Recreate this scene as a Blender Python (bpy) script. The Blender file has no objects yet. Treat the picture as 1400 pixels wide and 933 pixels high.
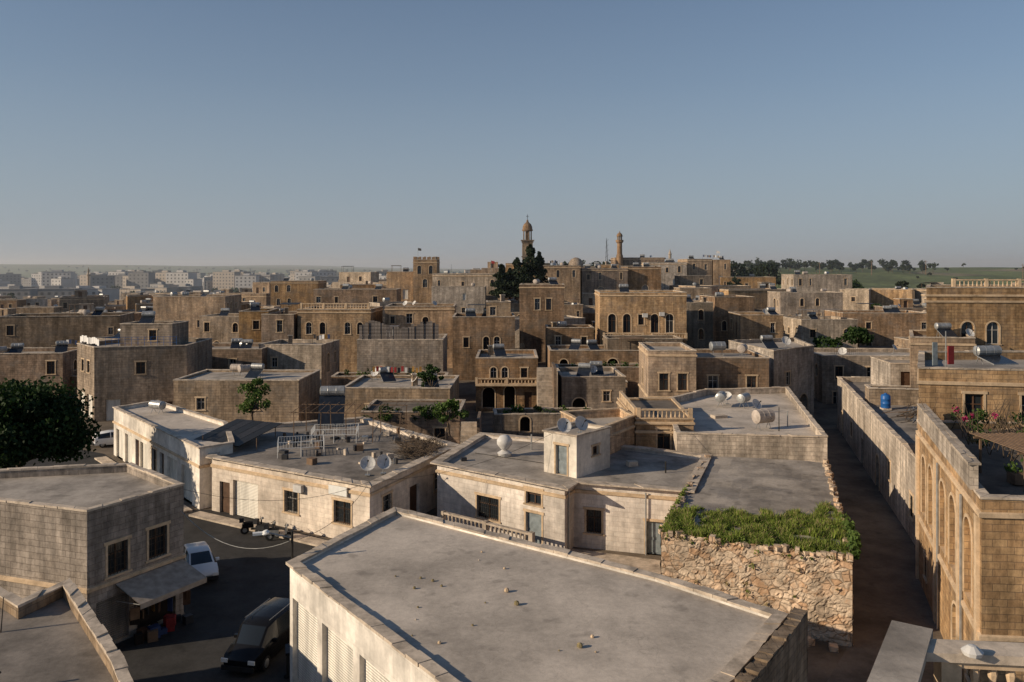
import bpy, math, random
from mathutils import Vector, noise
R=random.Random(11)
sc=bpy.context.scene
pi=math.pi
# ---------------------------------------------------------------- materials
def M(name,rough=.85,metal=0):
    m=bpy.data.materials.new(name); m.use_nodes=True
    nt=m.node_tree; b=nt.nodes['Principled BSDF']; b.inputs['Roughness'].default_value=rough
    b.inputs['Metallic'].default_value=metal
    b.inputs['Specular IOR Level'].default_value=.25
    return m,nt.nodes,nt.links,b
def plain(name,c,rough=.7,metal=0,var=.25,scale=3):
    m,n,l,b=M(name,rough,metal)
    tc=n.new('ShaderNodeTexCoord'); no=n.new('ShaderNodeTexNoise'); no.inputs['Scale'].default_value=scale; no.inputs['Detail'].default_value=6
    l.new(tc.outputs['Object'],no.inputs['Vector'])
    r=n.new('ShaderNodeValToRGB'); r.color_ramp.elements[0].position=.3; r.color_ramp.elements[1].position=.7
    r.color_ramp.elements[0].color=[x*(1-var) for x in c]+[1]; r.color_ramp.elements[1].color=[min(1,x*(1+var)) for x in c]+[1]
    l.new(no.outputs['Fac'],r.inputs['Fac']); l.new(r.outputs['Color'],b.inputs['Base Color'])
    return m
def mul(n,l,a,bsock,fac=1,mode='MULTIPLY'):
    x=n.new('ShaderNodeMix'); x.data_type='RGBA'; x.blend_type=mode
    if isinstance(fac,(int,float)): x.inputs[0].default_value=fac
    else: l.new(fac,x.inputs[0])
    l.new(a,x.inputs[6])
    if isinstance(bsock,tuple): x.inputs[7].default_value=bsock+(1,)
    else: l.new(bsock,x.inputs[7])
    return x.outputs[2]
def ramp(n,l,src,p0,c0,p1,c1):
    r=n.new('ShaderNodeValToRGB'); e=r.color_ramp.elements
    e[0].position=p0;e[1].position=p1;e[0].color=(c0,c0,c0,1);e[1].color=(c1,c1,c1,1)
    l.new(src,r.inputs['Fac']); return r.outputs['Color']
def nz(n,l,vec,scale,detail=5,rough=.6,mp=None):
    no=n.new('ShaderNodeTexNoise'); no.inputs['Scale'].default_value=scale; no.inputs['Detail'].default_value=detail; no.inputs['Roughness'].default_value=rough
    if mp:
        m=n.new('ShaderNodeMapping'); m.inputs['Scale'].default_value=mp; l.new(vec,m.inputs['Vector']); vec=m.outputs['Vector']
    l.new(vec,no.inputs['Vector']); return no.outputs['Fac']
def stone(name,c1,c2,mort,bw=.55,bh=.29,tint=.22,bumpd=.03,fl=.6,sk=.8,patina=.6):
    m,n,l,b=M(name,.92)
    tc=n.new('ShaderNodeTexCoord'); br=n.new('ShaderNodeTexBrick')
    br.inputs['Scale'].default_value=1; br.inputs['Brick Width'].default_value=bw; br.inputs['Row Height'].default_value=bh
    br.inputs['Mortar Size'].default_value=.014; br.inputs['Mortar Smooth'].default_value=.5
    br.inputs['Color1'].default_value=c1+(1,); br.inputs['Color2'].default_value=c2+(1,); br.inputs['Mortar'].default_value=mort+(1,)
    wn=n.new('ShaderNodeTexNoise'); wn.inputs['Scale'].default_value=1.3; l.new(tc.outputs['UV'],wn.inputs['Vector'])
    va=n.new('ShaderNodeVectorMath'); va.operation='SCALE'; va.inputs['Scale'].default_value=.07; l.new(wn.outputs['Color'],va.inputs[0])
    vb=n.new('ShaderNodeVectorMath'); l.new(tc.outputs['UV'],vb.inputs[0]); l.new(va.outputs[0],vb.inputs[1]); l.new(vb.outputs[0],br.inputs['Vector'])
    big=ramp(n,l,nz(n,l,tc.outputs['Object'],.22,4),.35,.6,.65,1.16)
    fine=ramp(n,l,nz(n,l,tc.outputs['Object'],2.6,7,.7),.3,fl,.7,1.22)
    st=ramp(n,l,nz(n,l,tc.outputs['UV'],1,6,.65,(1.3,.14,1)),.42,.5,.6,1.05)
    c=mul(n,l,br.outputs['Color'],big); c=mul(n,l,c,fine); c=mul(n,l,c,st,sk)
    pt=ramp(n,l,nz(n,l,tc.outputs['Object'],.5,8,.72),.48,0,.64,.75); g=mul(n,l,c,(.2,.175,.15),pt,'MIX'); c=mul(n,l,c,g,patina,'MIX')
    oi=n.new('ShaderNodeObjectInfo'); hs=n.new('ShaderNodeHueSaturation')
    mr=n.new('ShaderNodeMapRange'); mr.inputs['To Min'].default_value=1-tint; mr.inputs['To Max'].default_value=1+tint
    l.new(oi.outputs['Random'],mr.inputs[0]); l.new(mr.outputs[0],hs.inputs['Value'])
    ms=n.new('ShaderNodeMath'); ms.operation='MULTIPLY'; ms.inputs[1].default_value=7.31; l.new(oi.outputs['Random'],ms.inputs[0])
    mf=n.new('ShaderNodeMath'); mf.operation='FRACT'; l.new(ms.outputs[0],mf.inputs[0])
    m2=n.new('ShaderNodeMapRange'); m2.inputs['To Min'].default_value=.72; m2.inputs['To Max'].default_value=1.12; l.new(mf.outputs[0],m2.inputs[0]); l.new(m2.outputs[0],hs.inputs['Saturation'])
    l.new(c,hs.inputs['Color']); l.new(hs.outputs['Color'],b.inputs['Base Color'])
    bp=n.new('ShaderNodeBump'); bp.inputs['Strength'].default_value=.6; bp.inputs['Distance'].default_value=bumpd
    mm=n.new('ShaderNodeMath'); mm.operation='SUBTRACT'; l.new(fine,mm.inputs[0]); l.new(br.outputs['Fac'],mm.inputs[1])
    l.new(mm.outputs[0],bp.inputs['Height']); l.new(bp.outputs['Normal'],b.inputs['Normal'])
    return m
def rubble(name,c,c2):
    m,n,l,b=M(name,.95); tc=n.new('ShaderNodeTexCoord')
    wn=n.new('ShaderNodeTexNoise'); wn.inputs['Scale'].default_value=2.5; wn.inputs['Detail'].default_value=5; l.new(tc.outputs['UV'],wn.inputs['Vector'])
    va=n.new('ShaderNodeVectorMath'); va.operation='SCALE'; va.inputs['Scale'].default_value=.25; l.new(wn.outputs['Color'],va.inputs[0])
    vb=n.new('ShaderNodeVectorMath'); l.new(tc.outputs['UV'],vb.inputs[0]); l.new(va.outputs[0],vb.inputs[1]); mp=n.new('ShaderNodeMapping'); mp.inputs['Scale'].default_value=(2.1,3.2,1); l.new(vb.outputs[0],mp.inputs[0])
    vo=n.new('ShaderNodeTexVoronoi'); vo.inputs['Scale'].default_value=1; l.new(mp.outputs[0],vo.inputs['Vector'])
    ve=n.new('ShaderNodeTexVoronoi'); ve.feature='DISTANCE_TO_EDGE'; ve.inputs['Scale'].default_value=1; l.new(mp.outputs[0],ve.inputs['Vector'])
    sp=n.new('ShaderNodeSeparateColor'); l.new(vo.outputs['Color'],sp.inputs[0])
    r=n.new('ShaderNodeValToRGB'); r.color_ramp.elements[0].color=c+(1,); r.color_ramp.elements[1].color=c2+(1,); l.new(sp.outputs[0],r.inputs['Fac'])
    e=ramp(n,l,ve.outputs['Distance'],.0,.5,.1,1)
    pl=ramp(n,l,nz(n,l,tc.outputs['UV'],.8,8,.7),.48,0,.56,1)
    big=ramp(n,l,nz(n,l,tc.outputs['Object'],.9,7,.7),.32,.5,.62,1.15)
    o=mul(n,l,r.outputs['Color'],e); o=mul(n,l,o,(.52,.41,.3),pl,'MIX'); o=mul(n,l,o,big)
    l.new(o,b.inputs['Base Color'])
    bp=n.new('ShaderNodeBump'); bp.inputs['Distance'].default_value=.05; l.new(e,bp.inputs['Height']); l.new(bp.outputs['Normal'],b.inputs['Normal'])
    return m
def conc(name,c,dark=.55,s=.35):
    m,n,l,b=M(name,.93); tc=n.new('ShaderNodeTexCoord'); o=tc.outputs['Object']
    rgb=n.new('ShaderNodeRGB'); rgb.outputs[0].default_value=c+(1,)
    a=ramp(n,l,nz(n,l,o,s,6,.65),.36,dark,.6,1.08)
    f=ramp(n,l,nz(n,l,o,5,8,.75),.3,.8,.7,1.12)
    sp=ramp(n,l,nz(n,l,o,.9,3,.5),.6,1,.7,.72)
    vo=n.new('ShaderNodeTexVoronoi'); vo.feature='DISTANCE_TO_EDGE'; vo.inputs['Scale'].default_value=.33
    ad=n.new('ShaderNodeVectorMath'); wn=n.new('ShaderNodeTexNoise'); wn.inputs['Scale'].default_value=1.5; wn.inputs['Detail'].default_value=6
    l.new(o,wn.inputs['Vector']); l.new(o,ad.inputs[0]); l.new(wn.outputs['Color'],ad.inputs[1]); l.new(ad.outputs[0],vo.inputs['Vector'])
    cr=ramp(n,l,vo.outputs['Distance'],.0,.72,.006,1)
    oi=n.new('ShaderNodeObjectInfo'); mr=n.new('ShaderNodeMapRange'); mr.inputs['To Min'].default_value=.85; mr.inputs['To Max'].default_value=1.15; l.new(oi.outputs['Random'],mr.inputs[0])
    x=mul(n,l,rgb.outputs[0],a); x=mul(n,l,x,f); x=mul(n,l,x,sp); x=mul(n,l,x,cr,.6)
    h=n.new('ShaderNodeHueSaturation'); l.new(x,h.inputs['Color']); l.new(mr.outputs[0],h.inputs['Value']); l.new(h.outputs[0],b.inputs['Base Color'])
    bp=n.new('ShaderNodeBump'); bp.inputs['Distance'].default_value=.015; l.new(f,bp.inputs['Height']); l.new(bp.outputs['Normal'],b.inputs['Normal'])
    return m
def leafm(name,c0,c1):
    m,n,l,b=M(name,.7); tc=n.new('ShaderNodeTexCoord'); s=n.new('ShaderNodeSeparateXYZ'); l.new(tc.outputs['UV'],s.inputs[0])
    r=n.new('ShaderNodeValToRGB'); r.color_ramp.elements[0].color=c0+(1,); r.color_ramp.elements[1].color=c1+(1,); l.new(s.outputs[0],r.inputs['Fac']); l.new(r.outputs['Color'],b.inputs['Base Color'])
    t=n.new('ShaderNodeBsdfTranslucent'); l.new(r.outputs['Color'],t.inputs[0]); mx=n.new('ShaderNodeMixShader'); mx.inputs[0].default_value=.25
    l.new(b.outputs[0],mx.inputs[1]); l.new(t.outputs[0],mx.inputs[2]); l.new(mx.outputs[0],n['Material Output'].inputs[0]); return m
def slat(name,c,freq=9):
    m,n,l,b=M(name,.55); tc=n.new('ShaderNodeTexCoord'); w=n.new('ShaderNodeTexWave'); w.bands_direction='Y'; w.inputs['Scale'].default_value=freq/3.0
    l.new(tc.outputs['UV'],w.inputs['Vector']); r=ramp(n,l,w.outputs['Fac'],.0,.65,.5,1)
    rgb=n.new('ShaderNodeRGB'); rgb.outputs[0].default_value=c+(1,)
    d=ramp(n,l,nz(n,l,tc.outputs['UV'],1,5,.6,(2,.3,1)),.35,.7,.6,1.05)
    l.new(mul(n,l,mul(n,l,rgb.outputs[0],r),d),b.inputs['Base Color'])
    bp=n.new('ShaderNodeBump'); bp.inputs['Distance'].default_value=.02; l.new(w.outputs['Fac'],bp.inputs['Height']); l.new(bp.outputs['Normal'],b.inputs['Normal']); return m
GOLD=stone('honey_limestone',(.61,.395,.205),(.48,.295,.15),(.3,.2,.12),patina=.5)
BROWN=stone('brown_limestone',(.45,.285,.165),(.32,.2,.115),(.2,.14,.09))
GREY=stone('weathered_limestone',(.46,.34,.23),(.35,.255,.17),(.22,.165,.12))
PALE=stone('pale_limestone',(.68,.55,.41),(.58,.46,.34),(.43,.33,.25),.6,.3,.12,patina=.5)
CREAM=stone('cream_render',(.8,.72,.61),(.78,.7,.59),(.72,.64,.53),1.4,.9,.05,.008,.85,.35,.22)
CUTP=stone('pale_cut_block',(.78,.68,.57),(.71,.61,.51),(.62,.52,.43),.7,.32,.05,.012,.84,.4,.25)
GBLOCK=stone('grey_cut_block',(.5,.43,.365),(.43,.365,.305),(.29,.24,.2),.62,.3,.04,patina=.4)
RUB=rubble('rubble_stone',(.5,.31,.18),(.68,.54,.4))
ROOF=conc('screed_roof',(.4,.35,.295)); ROOFB=conc('smooth_screed_roof',(.54,.465,.385),.66,.2); ROOFD=conc('dark_screed_roof',(.26,.225,.19))
CAP=conc('coping_stone',(.55,.455,.355),.6,1.2); TRIM=conc('carved_trim_stone',(.58,.43,.28),.75,1)
PAVE=conc('stone_paving',(.2,.165,.13)); ASPH=conc('asphalt',(.052,.049,.046),.6); DIRT=conc('town_ground',(.17,.135,.1))
GLASS,_n,_l,_b=M('window_glass',.12); _b.inputs['Base Color'].default_value=(.02,.025,.03,1); _b.inputs['Specular IOR Level'].default_value=.5
DARK=plain('dark_interior',(.02,.015,.012),.9); FRAME=plain('window_frame_white',(.42,.39,.35),.5); FRAMEB=plain('window_frame_brown',(.09,.05,.03),.6)
SHUT=slat('roller_shutter',(.84,.79,.69)); SHUTG=slat('grey_shutter',(.3,.27,.24)); DOORB=plain('blue_grey_door',(.2,.23,.24),.5); IRON=plain('dark_iron',(.04,.038,.035),.5,.5)
WMET=plain('white_enamel_metal',(.75,.74,.7),.4,0,.08); GALV=plain('galvanised_metal',(.36,.36,.35),.45,.5); DISH=plain('dish_paint',(.55,.53,.5),.45,0,.15); PANEL=plain('solar_absorber',(.02,.025,.035),.15); RUSTW=plain('rust_stained_tank',(.4,.34,.29),.6,0,.35,2)
CORR=slat('corrugated_iron',(.2,.17,.15),2)
WOOD=plain('weathered_wood',(.17,.11,.07),.85); TARP=plain('dark_tarp',(.035,.035,.038),.6); BLUE=plain('blue_plastic',(.02,.1,.3),.4); RED=plain('red_cloth',(.25,.03,.03)); WHITE=plain('white_cloth',(.75,.73,.7),.8,0,.05); NAVY=plain('navy_cloth',(.03,.05,.12)); OCH=plain('ochre_cloth',(.3,.17,.05))
BLACK=plain('black_paint',(.012,.012,.013),.2,.1,.1); WPAINT=plain('white_car_paint',(.75,.75,.74),.25,0,.04); TYRE=plain('tyre_rubber',(.02,.02,.02),.8); LAMPR=plain('tail_lamp',(.2,.01,.01),.3); BARK=plain('bark',(.11,.08,.055),.95)
PINK=leafm('bougainvillea_bract',(.25,.01,.06),(.42,.05,.14)); LEAF=leafm('broad_leaf',(.014,.034,.008),(.045,.085,.018)); SLEAF=leafm('shaded_broad_leaf',(.008,.02,.005),(.03,.06,.013)); DLEAF=leafm('dark_conifer_needles',(.01,.02,.01),(.035,.05,.022)); GRASS=leafm('grass_blade',(.06,.105,.015),(.24,.3,.055)); DRYG=leafm('dry_grass',(.25,.2,.1),(.42,.33,.17)); LLEAF=leafm('vine_leaf',(.04,.08,.016),(.12,.18,.04)); FARL=leafm('hazed_distant_leaf',(.03,.05,.03),(.055,.08,.045))  # SLEAF: broad leaf with shade in its colour; FARL: distance haze in its colour
AWN=plain('awning_canvas',(.36,.3,.24),.8)
# ---------------------------------------------------------------- mesh builder
class MB:
    def __init__(s): s.v=[];s.f=[];s.uv=[];s.mi=[];s.ms=[]
    def face(s,pts,m,uv=None):
        i=len(s.v); pts=[tuple(p) for p in pts]; s.v+=pts; s.f.append(tuple(range(i,i+len(pts))))
        if m not in s.ms: s.ms.append(m)
        s.mi.append(s.ms.index(m))
        if uv is None:
            a=Vector(pts[0]);n=(Vector(pts[1])-a).cross(Vector(pts[2])-a)
            if n.length<1e-12: n=Vector((0,0,1))
            n.normalize()
            if abs(n.z)>.7: uv=[(p[0],p[1]) for p in pts]
            else:
                d=Vector((-n.y,n.x)); d.normalize(); uv=[(p[0]*d.x+p[1]*d.y,p[2]) for p in pts]
        s.uv+=uv
    def box(s,c,sz,m,rot=0,tilt=0):
        x,y,z=sz[0]/2,sz[1]/2,sz[2]; ca,sa=math.cos(rot),math.sin(rot)
        P=[]
        for k in (0,z):
            for (a,b) in ((-x,-y),(x,-y),(x,y),(-x,y)):
                kk=k+b*math.tan(tilt)
                P.append((c[0]+a*ca-b*sa,c[1]+a*sa+b*ca,c[2]+kk))
        for q in ((0,1,5,4),(1,2,6,5),(2,3,7,6),(3,0,4,7),(4,5,6,7),(3,2,1,0)): s.face([P[i] for i in q],m)
    def cyl(s,p,q,r0,r1,m,n=8,cap=True):
        p=Vector(p);q=Vector(q);d=(q-p).normalized(); a=d.orthogonal().normalized(); b=d.cross(a)
        A=[];B=[]
        for i in range(n):
            t=2*pi*i/n; w=a*math.cos(t)+b*math.sin(t); A.append(p+w*r0);B.append(q+w*r1)
        for i in range(n):
            j=(i+1)%n; s.face([A[i],A[j],B[j],B[i]],m)
        if cap: s.face(B,m); s.face(A[::-1],m)
    def beam(s,p,q,w,m): s.cyl(p,q,w*.7,w*.7,m,4)
    def lathe(s,c,prof,m,n=14,axis=None,ph=0):
        ax=Vector(axis or (0,0,1)).normalized(); a=ax.orthogonal().normalized(); b=ax.cross(a); c=Vector(c)
        pt=lambda r,z,t:c+ax*z+(a*math.cos(t)+b*math.sin(t))*r
        for (r0,z0),(r1,z1) in zip(prof,prof[1:]):
            for i in range(n):
                t0=2*pi*i/n+ph;t1=2*pi*(i+1)/n+ph
                if r0<1e-4: s.face([pt(0,z0,0),pt(r1,z1,t1),pt(r1,z1,t0)],m)
                elif r1<1e-4: s.face([pt(r0,z0,t0),pt(r0,z0,t1),pt(0,z1,0)],m)
                else: s.face([pt(r0,z0,t0),pt(r0,z0,t1),pt(r1,z1,t1),pt(r1,z1,t0)],m)
    def leaf(s,c,sz,m,shade=None):
        a=Vector((R.gauss(0,1),R.gauss(0,1),R.gauss(0,.7))).normalized(); b=a.orthogonal().normalized(); 
        t=R.random()*pi; b=(b*math.cos(t)+a.cross(b)*math.sin(t)); d=a.cross(b); c=Vector(c); w=sz*R.uniform(.5,1)
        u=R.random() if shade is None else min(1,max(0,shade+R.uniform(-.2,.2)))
        s.face([c-b*w*.5-d*w*.3,c+b*w*.5-d*w*.4,c+b*w*.4+d*w*.4,c-b*w*.3+d*w*.5],m,[(u,.5)]*4)
    def clump(s,c,r,n,sz,m,sq=1):
        sh=R.uniform(.15,.75)
        for _ in range(n):
            v=Vector((R.gauss(0,1),R.gauss(0,1),R.gauss(0,1))).normalized()*r*(R.random()**.4)*R.uniform(.8,1.15)
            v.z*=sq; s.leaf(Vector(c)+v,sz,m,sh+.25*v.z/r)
    def done(s,name,smooth=False,origin=None):
        me=bpy.data.meshes.new(name)
        if origin is None:
            xs=[p[0] for p in s.v];ys=[p[1] for p in s.v];origin=((min(xs)+max(xs))/2,(min(ys)+max(ys))/2,min(p[2] for p in s.v))
        o=origin
        me.from_pydata([(p[0]-o[0],p[1]-o[1],p[2]-o[2]) for p in s.v],[],s.f)
        for m in s.ms: me.materials.append(m)
        me.polygons.foreach_set('material_index',s.mi)
        ul=me.uv_layers.new(name='UVMap'); ul.data.foreach_set('uv',[x for p in s.uv for x in p])
        if smooth:
            import bmesh
            bm=bmesh.new(); bm.from_mesh(me); bmesh.ops.remove_doubles(bm,verts=bm.verts,dist=.002); bm.to_mesh(me); bm.free()
            me.polygons.foreach_set('use_smooth',[True]*len(me.polygons)); me.set_sharp_from_angle(angle=.7)
        me.update(); ob=bpy.data.objects.new(name,me); ob.location=o; sc.collection.objects.link(ob); return ob
# ---------------------------------------------------------------- walls with real openings
def wall(mb,p0,p1,z0,z1,ops,mat,rec=.22,trim=TRIM):
    dx,dy=p1[0]-p0[0],p1[1]-p0[1]; L=math.hypot(dx,dy); dx/=L;dy/=L; nx,ny=dy,-dx
    P=lambda u,z,o=0:(p0[0]+dx*u+nx*o,p0[1]+dy*u+ny*o,z)
    rs=[]
    for o in ops:
        u0,u1=o[0]-o[2]/2,o[0]+o[2]/2; a,b=o[1],o[1]+o[3]
        if u0<.15 or u1>L-.15 or b>z1-.05 or a<z0-.01: continue
        if any(not(u1+.1<r[0] or u0-.1>r[1] or b+.1<r[2] or a-.1>r[3]) for r in rs): continue
        rs.append((u0,u1,max(a,z0),b,o[4]))
    us=sorted({0,L}|{x for r in rs for x in r[:2]}); zs=sorted({z0,z1}|{x for r in rs for x in r[2:4]})
    off=p0[0]*.7+p0[1]*.3
    for i in range(len(us)-1):
        for j in range(len(zs)-1):
            a,b,c,d=us[i],us[i+1],zs[j],zs[j+1]; cu,cz=(a+b)/2,(c+d)/2
            if any(r[0]<cu<r[1] and r[2]<cz<r[3] for r in rs): continue
            mb.face([P(a,c),P(b,c),P(b,d),P(a,d)],mat,[(a+off,c),(b+off,c),(b+off,d),(a+off,d)])
    def bx(a,b,c,d,o0,o1,m):
        q=[P(a,c,o1),P(b,c,o1),P(b,d,o1),P(a,d,o1)];k=[P(a,c,o0),P(b,c,o0),P(b,d,o0),P(a,d,o0)]
        mb.face(q,m)
        for i in range(4): mb.face([k[i],k[(i+1)%4],q[(i+1)%4],q[i]],m)
    for (a,b,c,d,k) in rs:
        w=b-a; arch=k in('a','o','A','B'); r=rec if k!='o' else .9
        if k=='B': r=.28
        zs_=d-w/2 if arch else d
        mb.face([P(a,c),P(a,c,-r),P(a,zs_,-r),P(a,zs_)],mat); mb.face([P(b,c,-r),P(b,c),P(b,zs_),P(b,zs_,-r)],mat)
        mb.face([P(a,c),P(b,c),P(b,c,-r),P(a,c,-r)],TRIM)
        if arch:
            N=10; arc=[(a+w/2-math.cos(pi*i/N)*w/2,zs_+math.sin(pi*i/N)*w/2) for i in range(N+1)]
            for i in range(N):
                p,q=arc[i],arc[i+1]; mb.face([P(*p),P(*q),P(*q,-r),P(*p,-r)],mat)
                cor=(a,d) if i<N/2 else (b,d)
                mb.face([P(*cor),P(*p),P(*q)],mat,[(cor[0]+off,cor[1]),(p[0]+off,p[1]),(q[0]+off,q[1])])
                rr=(w/2+.14)/(w/2); C=(a+w/2,zs_); po=(C[0]+(p[0]-C[0])*rr,C[1]+(p[1]-C[1])*rr); qo=(C[0]+(q[0]-C[0])*rr,C[1]+(q[1]-C[1])*rr)
                if trim: mb.face([P(*p,.04),P(*q,.04),P(*qo,.04),P(*po,.04)],trim); mb.face([P(*po,.04),P(*qo,.04),P(*qo),P(*po)],trim); mb.face([P(*p,.04),P(*q,.04),P(*q),P(*p)],trim)
            if trim: bx(a-.14,a,c,zs_,0,.04,trim); bx(b,b+.14,c,zs_,0,.04,trim)
        else:
            mb.face([P(a,d),P(b,d),P(b,d,-r),P(a,d,-r)],mat)
            if trim and k in('w','g','d'): bx(a-.12,a,c,d,0,.035,trim); bx(b,b+.12,c,d,0,.035,trim); bx(a-.2,b+.2,d,d+.16,0,.05,trim)
        if trim and k in('w','a','g'): bx(a-.2,b+.2,c-.1,c-.003,0,.09,trim)
        bm={'w':GLASS,'a':GLASS,'g':GLASS,'A':SHUTG,'o':DARK,'d':DOORB,'D':FRAMEB,'s':SHUT,'S':SHUTG,'h':DARK,'B':mat}[k]
        mb.face([P(a,c,-r),P(b,c,-r),P(b,d,-r),P(a,d,-r)],bm)
        if k=='B':
            e=w*.2; bx(a+e,b-e,c+.5,c+.5+w*1.0,-r+.003,-r+.03,TRIM); bx(a+e+.1,b-e-.1,c+.6,c+.4+w*1.0,-r+.031,-r+.04,GLASS); bx(a+w/2-.03,a+w/2+.03,c+.6,c+.4+w,-r+.041,-r+.07,FRAMEB); bx(a+e+.1,b-e-.1,c+.5+w*.5,c+.56+w*.5,-r+.041,-r+.066,FRAMEB)
        if k in('w','a','g'):
            fm=FRAME if (int(a*7+c*3)%5)<2 else FRAMEB
            for q in ((a,a+.06,c,d),(b-.06,b,c,d),(a+w/2-.035,a+w/2+.035,c,d)): bx(*q,-r+.003,-r+.06,fm)
            for q in ((c,c+.06),(c+(d-c)*.62,c+(d-c)*.62+.05),(d-.06,d)): bx(a+.06,a+w/2-.035,q[0],q[1],-r+.003,-r+.055,fm); bx(a+w/2+.035,b-.06,q[0],q[1],-r+.003,-r+.055,fm)
        if k in('g',):
            nb=int(w/.16)
            for i in range(1,nb): bx(a+w*i/nb-.012,a+w*i/nb+.012,c,d,-.04,-.015,IRON)
            for q in (.25,.5,.75): bx(a,b,c+(d-c)*q-.012,c+(d-c)*q+.012,-.013,.0,IRON)
        if k in('d','D'):
            bx(a+.05,b-.05,c+(d-c)*.5,d-.1,-r+.003,-r+.03,bm); bx(a+.1,b-.1,c+.1,c+(d-c)*.42,-r+.003,-r+.03,bm)
    return P,L
def inset(poly,t):
    n=len(poly);out=[]
    for i in range(n):
        a,b,c=Vector(poly[i-1]),Vector(poly[i]),Vector(poly[(i+1)%n])
        d1=(b-a).normalized();d2=(c-b).normalized(); n1=Vector((-d1.y,d1.x));n2=Vector((-d2.y,d2.x))
        m=(n1+n2); k=max(.35,m.length_squared/2); out.append(tuple(b+m*t/k))
    return out
def coping(mb,poly,z,w,m,open_edges=(),th=.1,rough=.02,over=.05):
    n=len(poly); o=inset(poly,-over); i_=inset(poly,w)
    for e in range(n):
        if e in open_edges: continue
        a,b=Vector(o[e]),Vector(o[(e+1)%n]); c,d=Vector(i_[e]),Vector(i_[(e+1)%n]); L=(b-a).length; k=max(1,int(L/.8)) if rough else 1
        t=[j/k+(R.uniform(-.2,.2)/k if 0<j<k else 0) for j in range(k+1)]
        for j in range(k):
            g=.008/max(L,.1) if rough else 0; t0,t1=t[j]+g,t[j+1]-g; h=z+th+R.uniform(-rough,rough); s1=R.uniform(-rough,rough)
            q=[a.lerp(b,t0),a.lerp(b,t1),c.lerp(d,t1),c.lerp(d,t0)]
            sh=(q[0]-q[3]).normalized()*s1; q[0]=q[0]+sh;q[1]=q[1]+sh
            lo=[(p.x,p.y,z+.001) for p in q]; hi=[(p.x,p.y,h) for p in q]
            mb.face(hi,m)
            for x in range(4): mb.face([lo[x],lo[(x+1)%4],hi[(x+1)%4],hi[x]],m)
def house(name,poly,zb,zt,par=.4,t=.25,mat=GOLD,roof=ROOF,ops={},cap=CAP,corn=None,rough=.02,skip=(),extra=None,over=.05,nocap=False):
    mb=MB(); n=len(poly)
    for e in range(n):
        if e in skip: continue
        wall(mb,poly[e],poly[(e+1)%n],zb,zt+par,ops.get(e,[]),mat)
    if par>.02:
        ii=inset(poly,t)
        for e in range(n):
            a,b=ii[e],ii[(e+1)%n]; mb.face([(b[0],b[1],zt),(a[0],a[1],zt),(a[0],a[1],zt+par),(b[0],b[1],zt+par)],mat)
        mb.face([(p[0],p[1],zt) for p in ii],roof)
        if not nocap: coping(mb,poly,zt+par,t+.03,cap,(),.1,rough,over)
    else: mb.face([(p[0],p[1],zt) for p in poly],roof)
    if corn:
        for z in corn:
            o=inset(poly,-.1)
            for e in range(n):
                a,b,c,d=o[e],o[(e+1)%n],poly[(e+1)%n],poly[e]
                mb.face([(*a,z),(*b,z),(*b,z+.16),(*a,z+.16)],TRIM); mb.face([(*a,z+.16),(*b,z+.16),(*c,z+.2),(*d,z+.2)],TRIM); mb.face([(*d,z-.05),(*c,z-.05),(*b,z),(*a,z)],TRIM)
    if extra: extra(mb)
    return mb.done(name)
def rect(x0,x1,y,dep,rot=0):
    cx,cy=(x0+x1)/2,y+dep/2;w=(x1-x0)/2;d=dep/2;c,s=math.cos(rot),math.sin(rot)
    return [(cx+a*c-b*s,cy+a*s+b*c) for a,b in((-w,-d),(w,-d),(w,d),(-w,d))]
def balus(mb,p,q,z,h=.8,m=TRIM,sp=.32):
    p=Vector(p[:2]);q=Vector(q[:2]);L=(q-p).length;r=math.atan2(q.y-p.y,q.x-p.x);c=(p+q)/2
    mb.box((c.x,c.y,z),(L,.22,.1),m,r); mb.box((c.x,c.y,z+h-.12),(L,.26,.12),m,r)
    k=int(L/sp)
    for i in range(k):
        a=p.lerp(q,(i+.5)/k); mb.lathe((a.x,a.y,z+.1),[(.05,0),(.085,.12*h),(.04,.42*h),(.075,.62*h),(.05,h-.22)],m,6)
    for i in range(0,int(L/3)+1):
        a=p.lerp(q,i/max(1,int(L/3))); mb.box((a.x,a.y,z),(.3,.3,h+.06),m,r)
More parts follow.
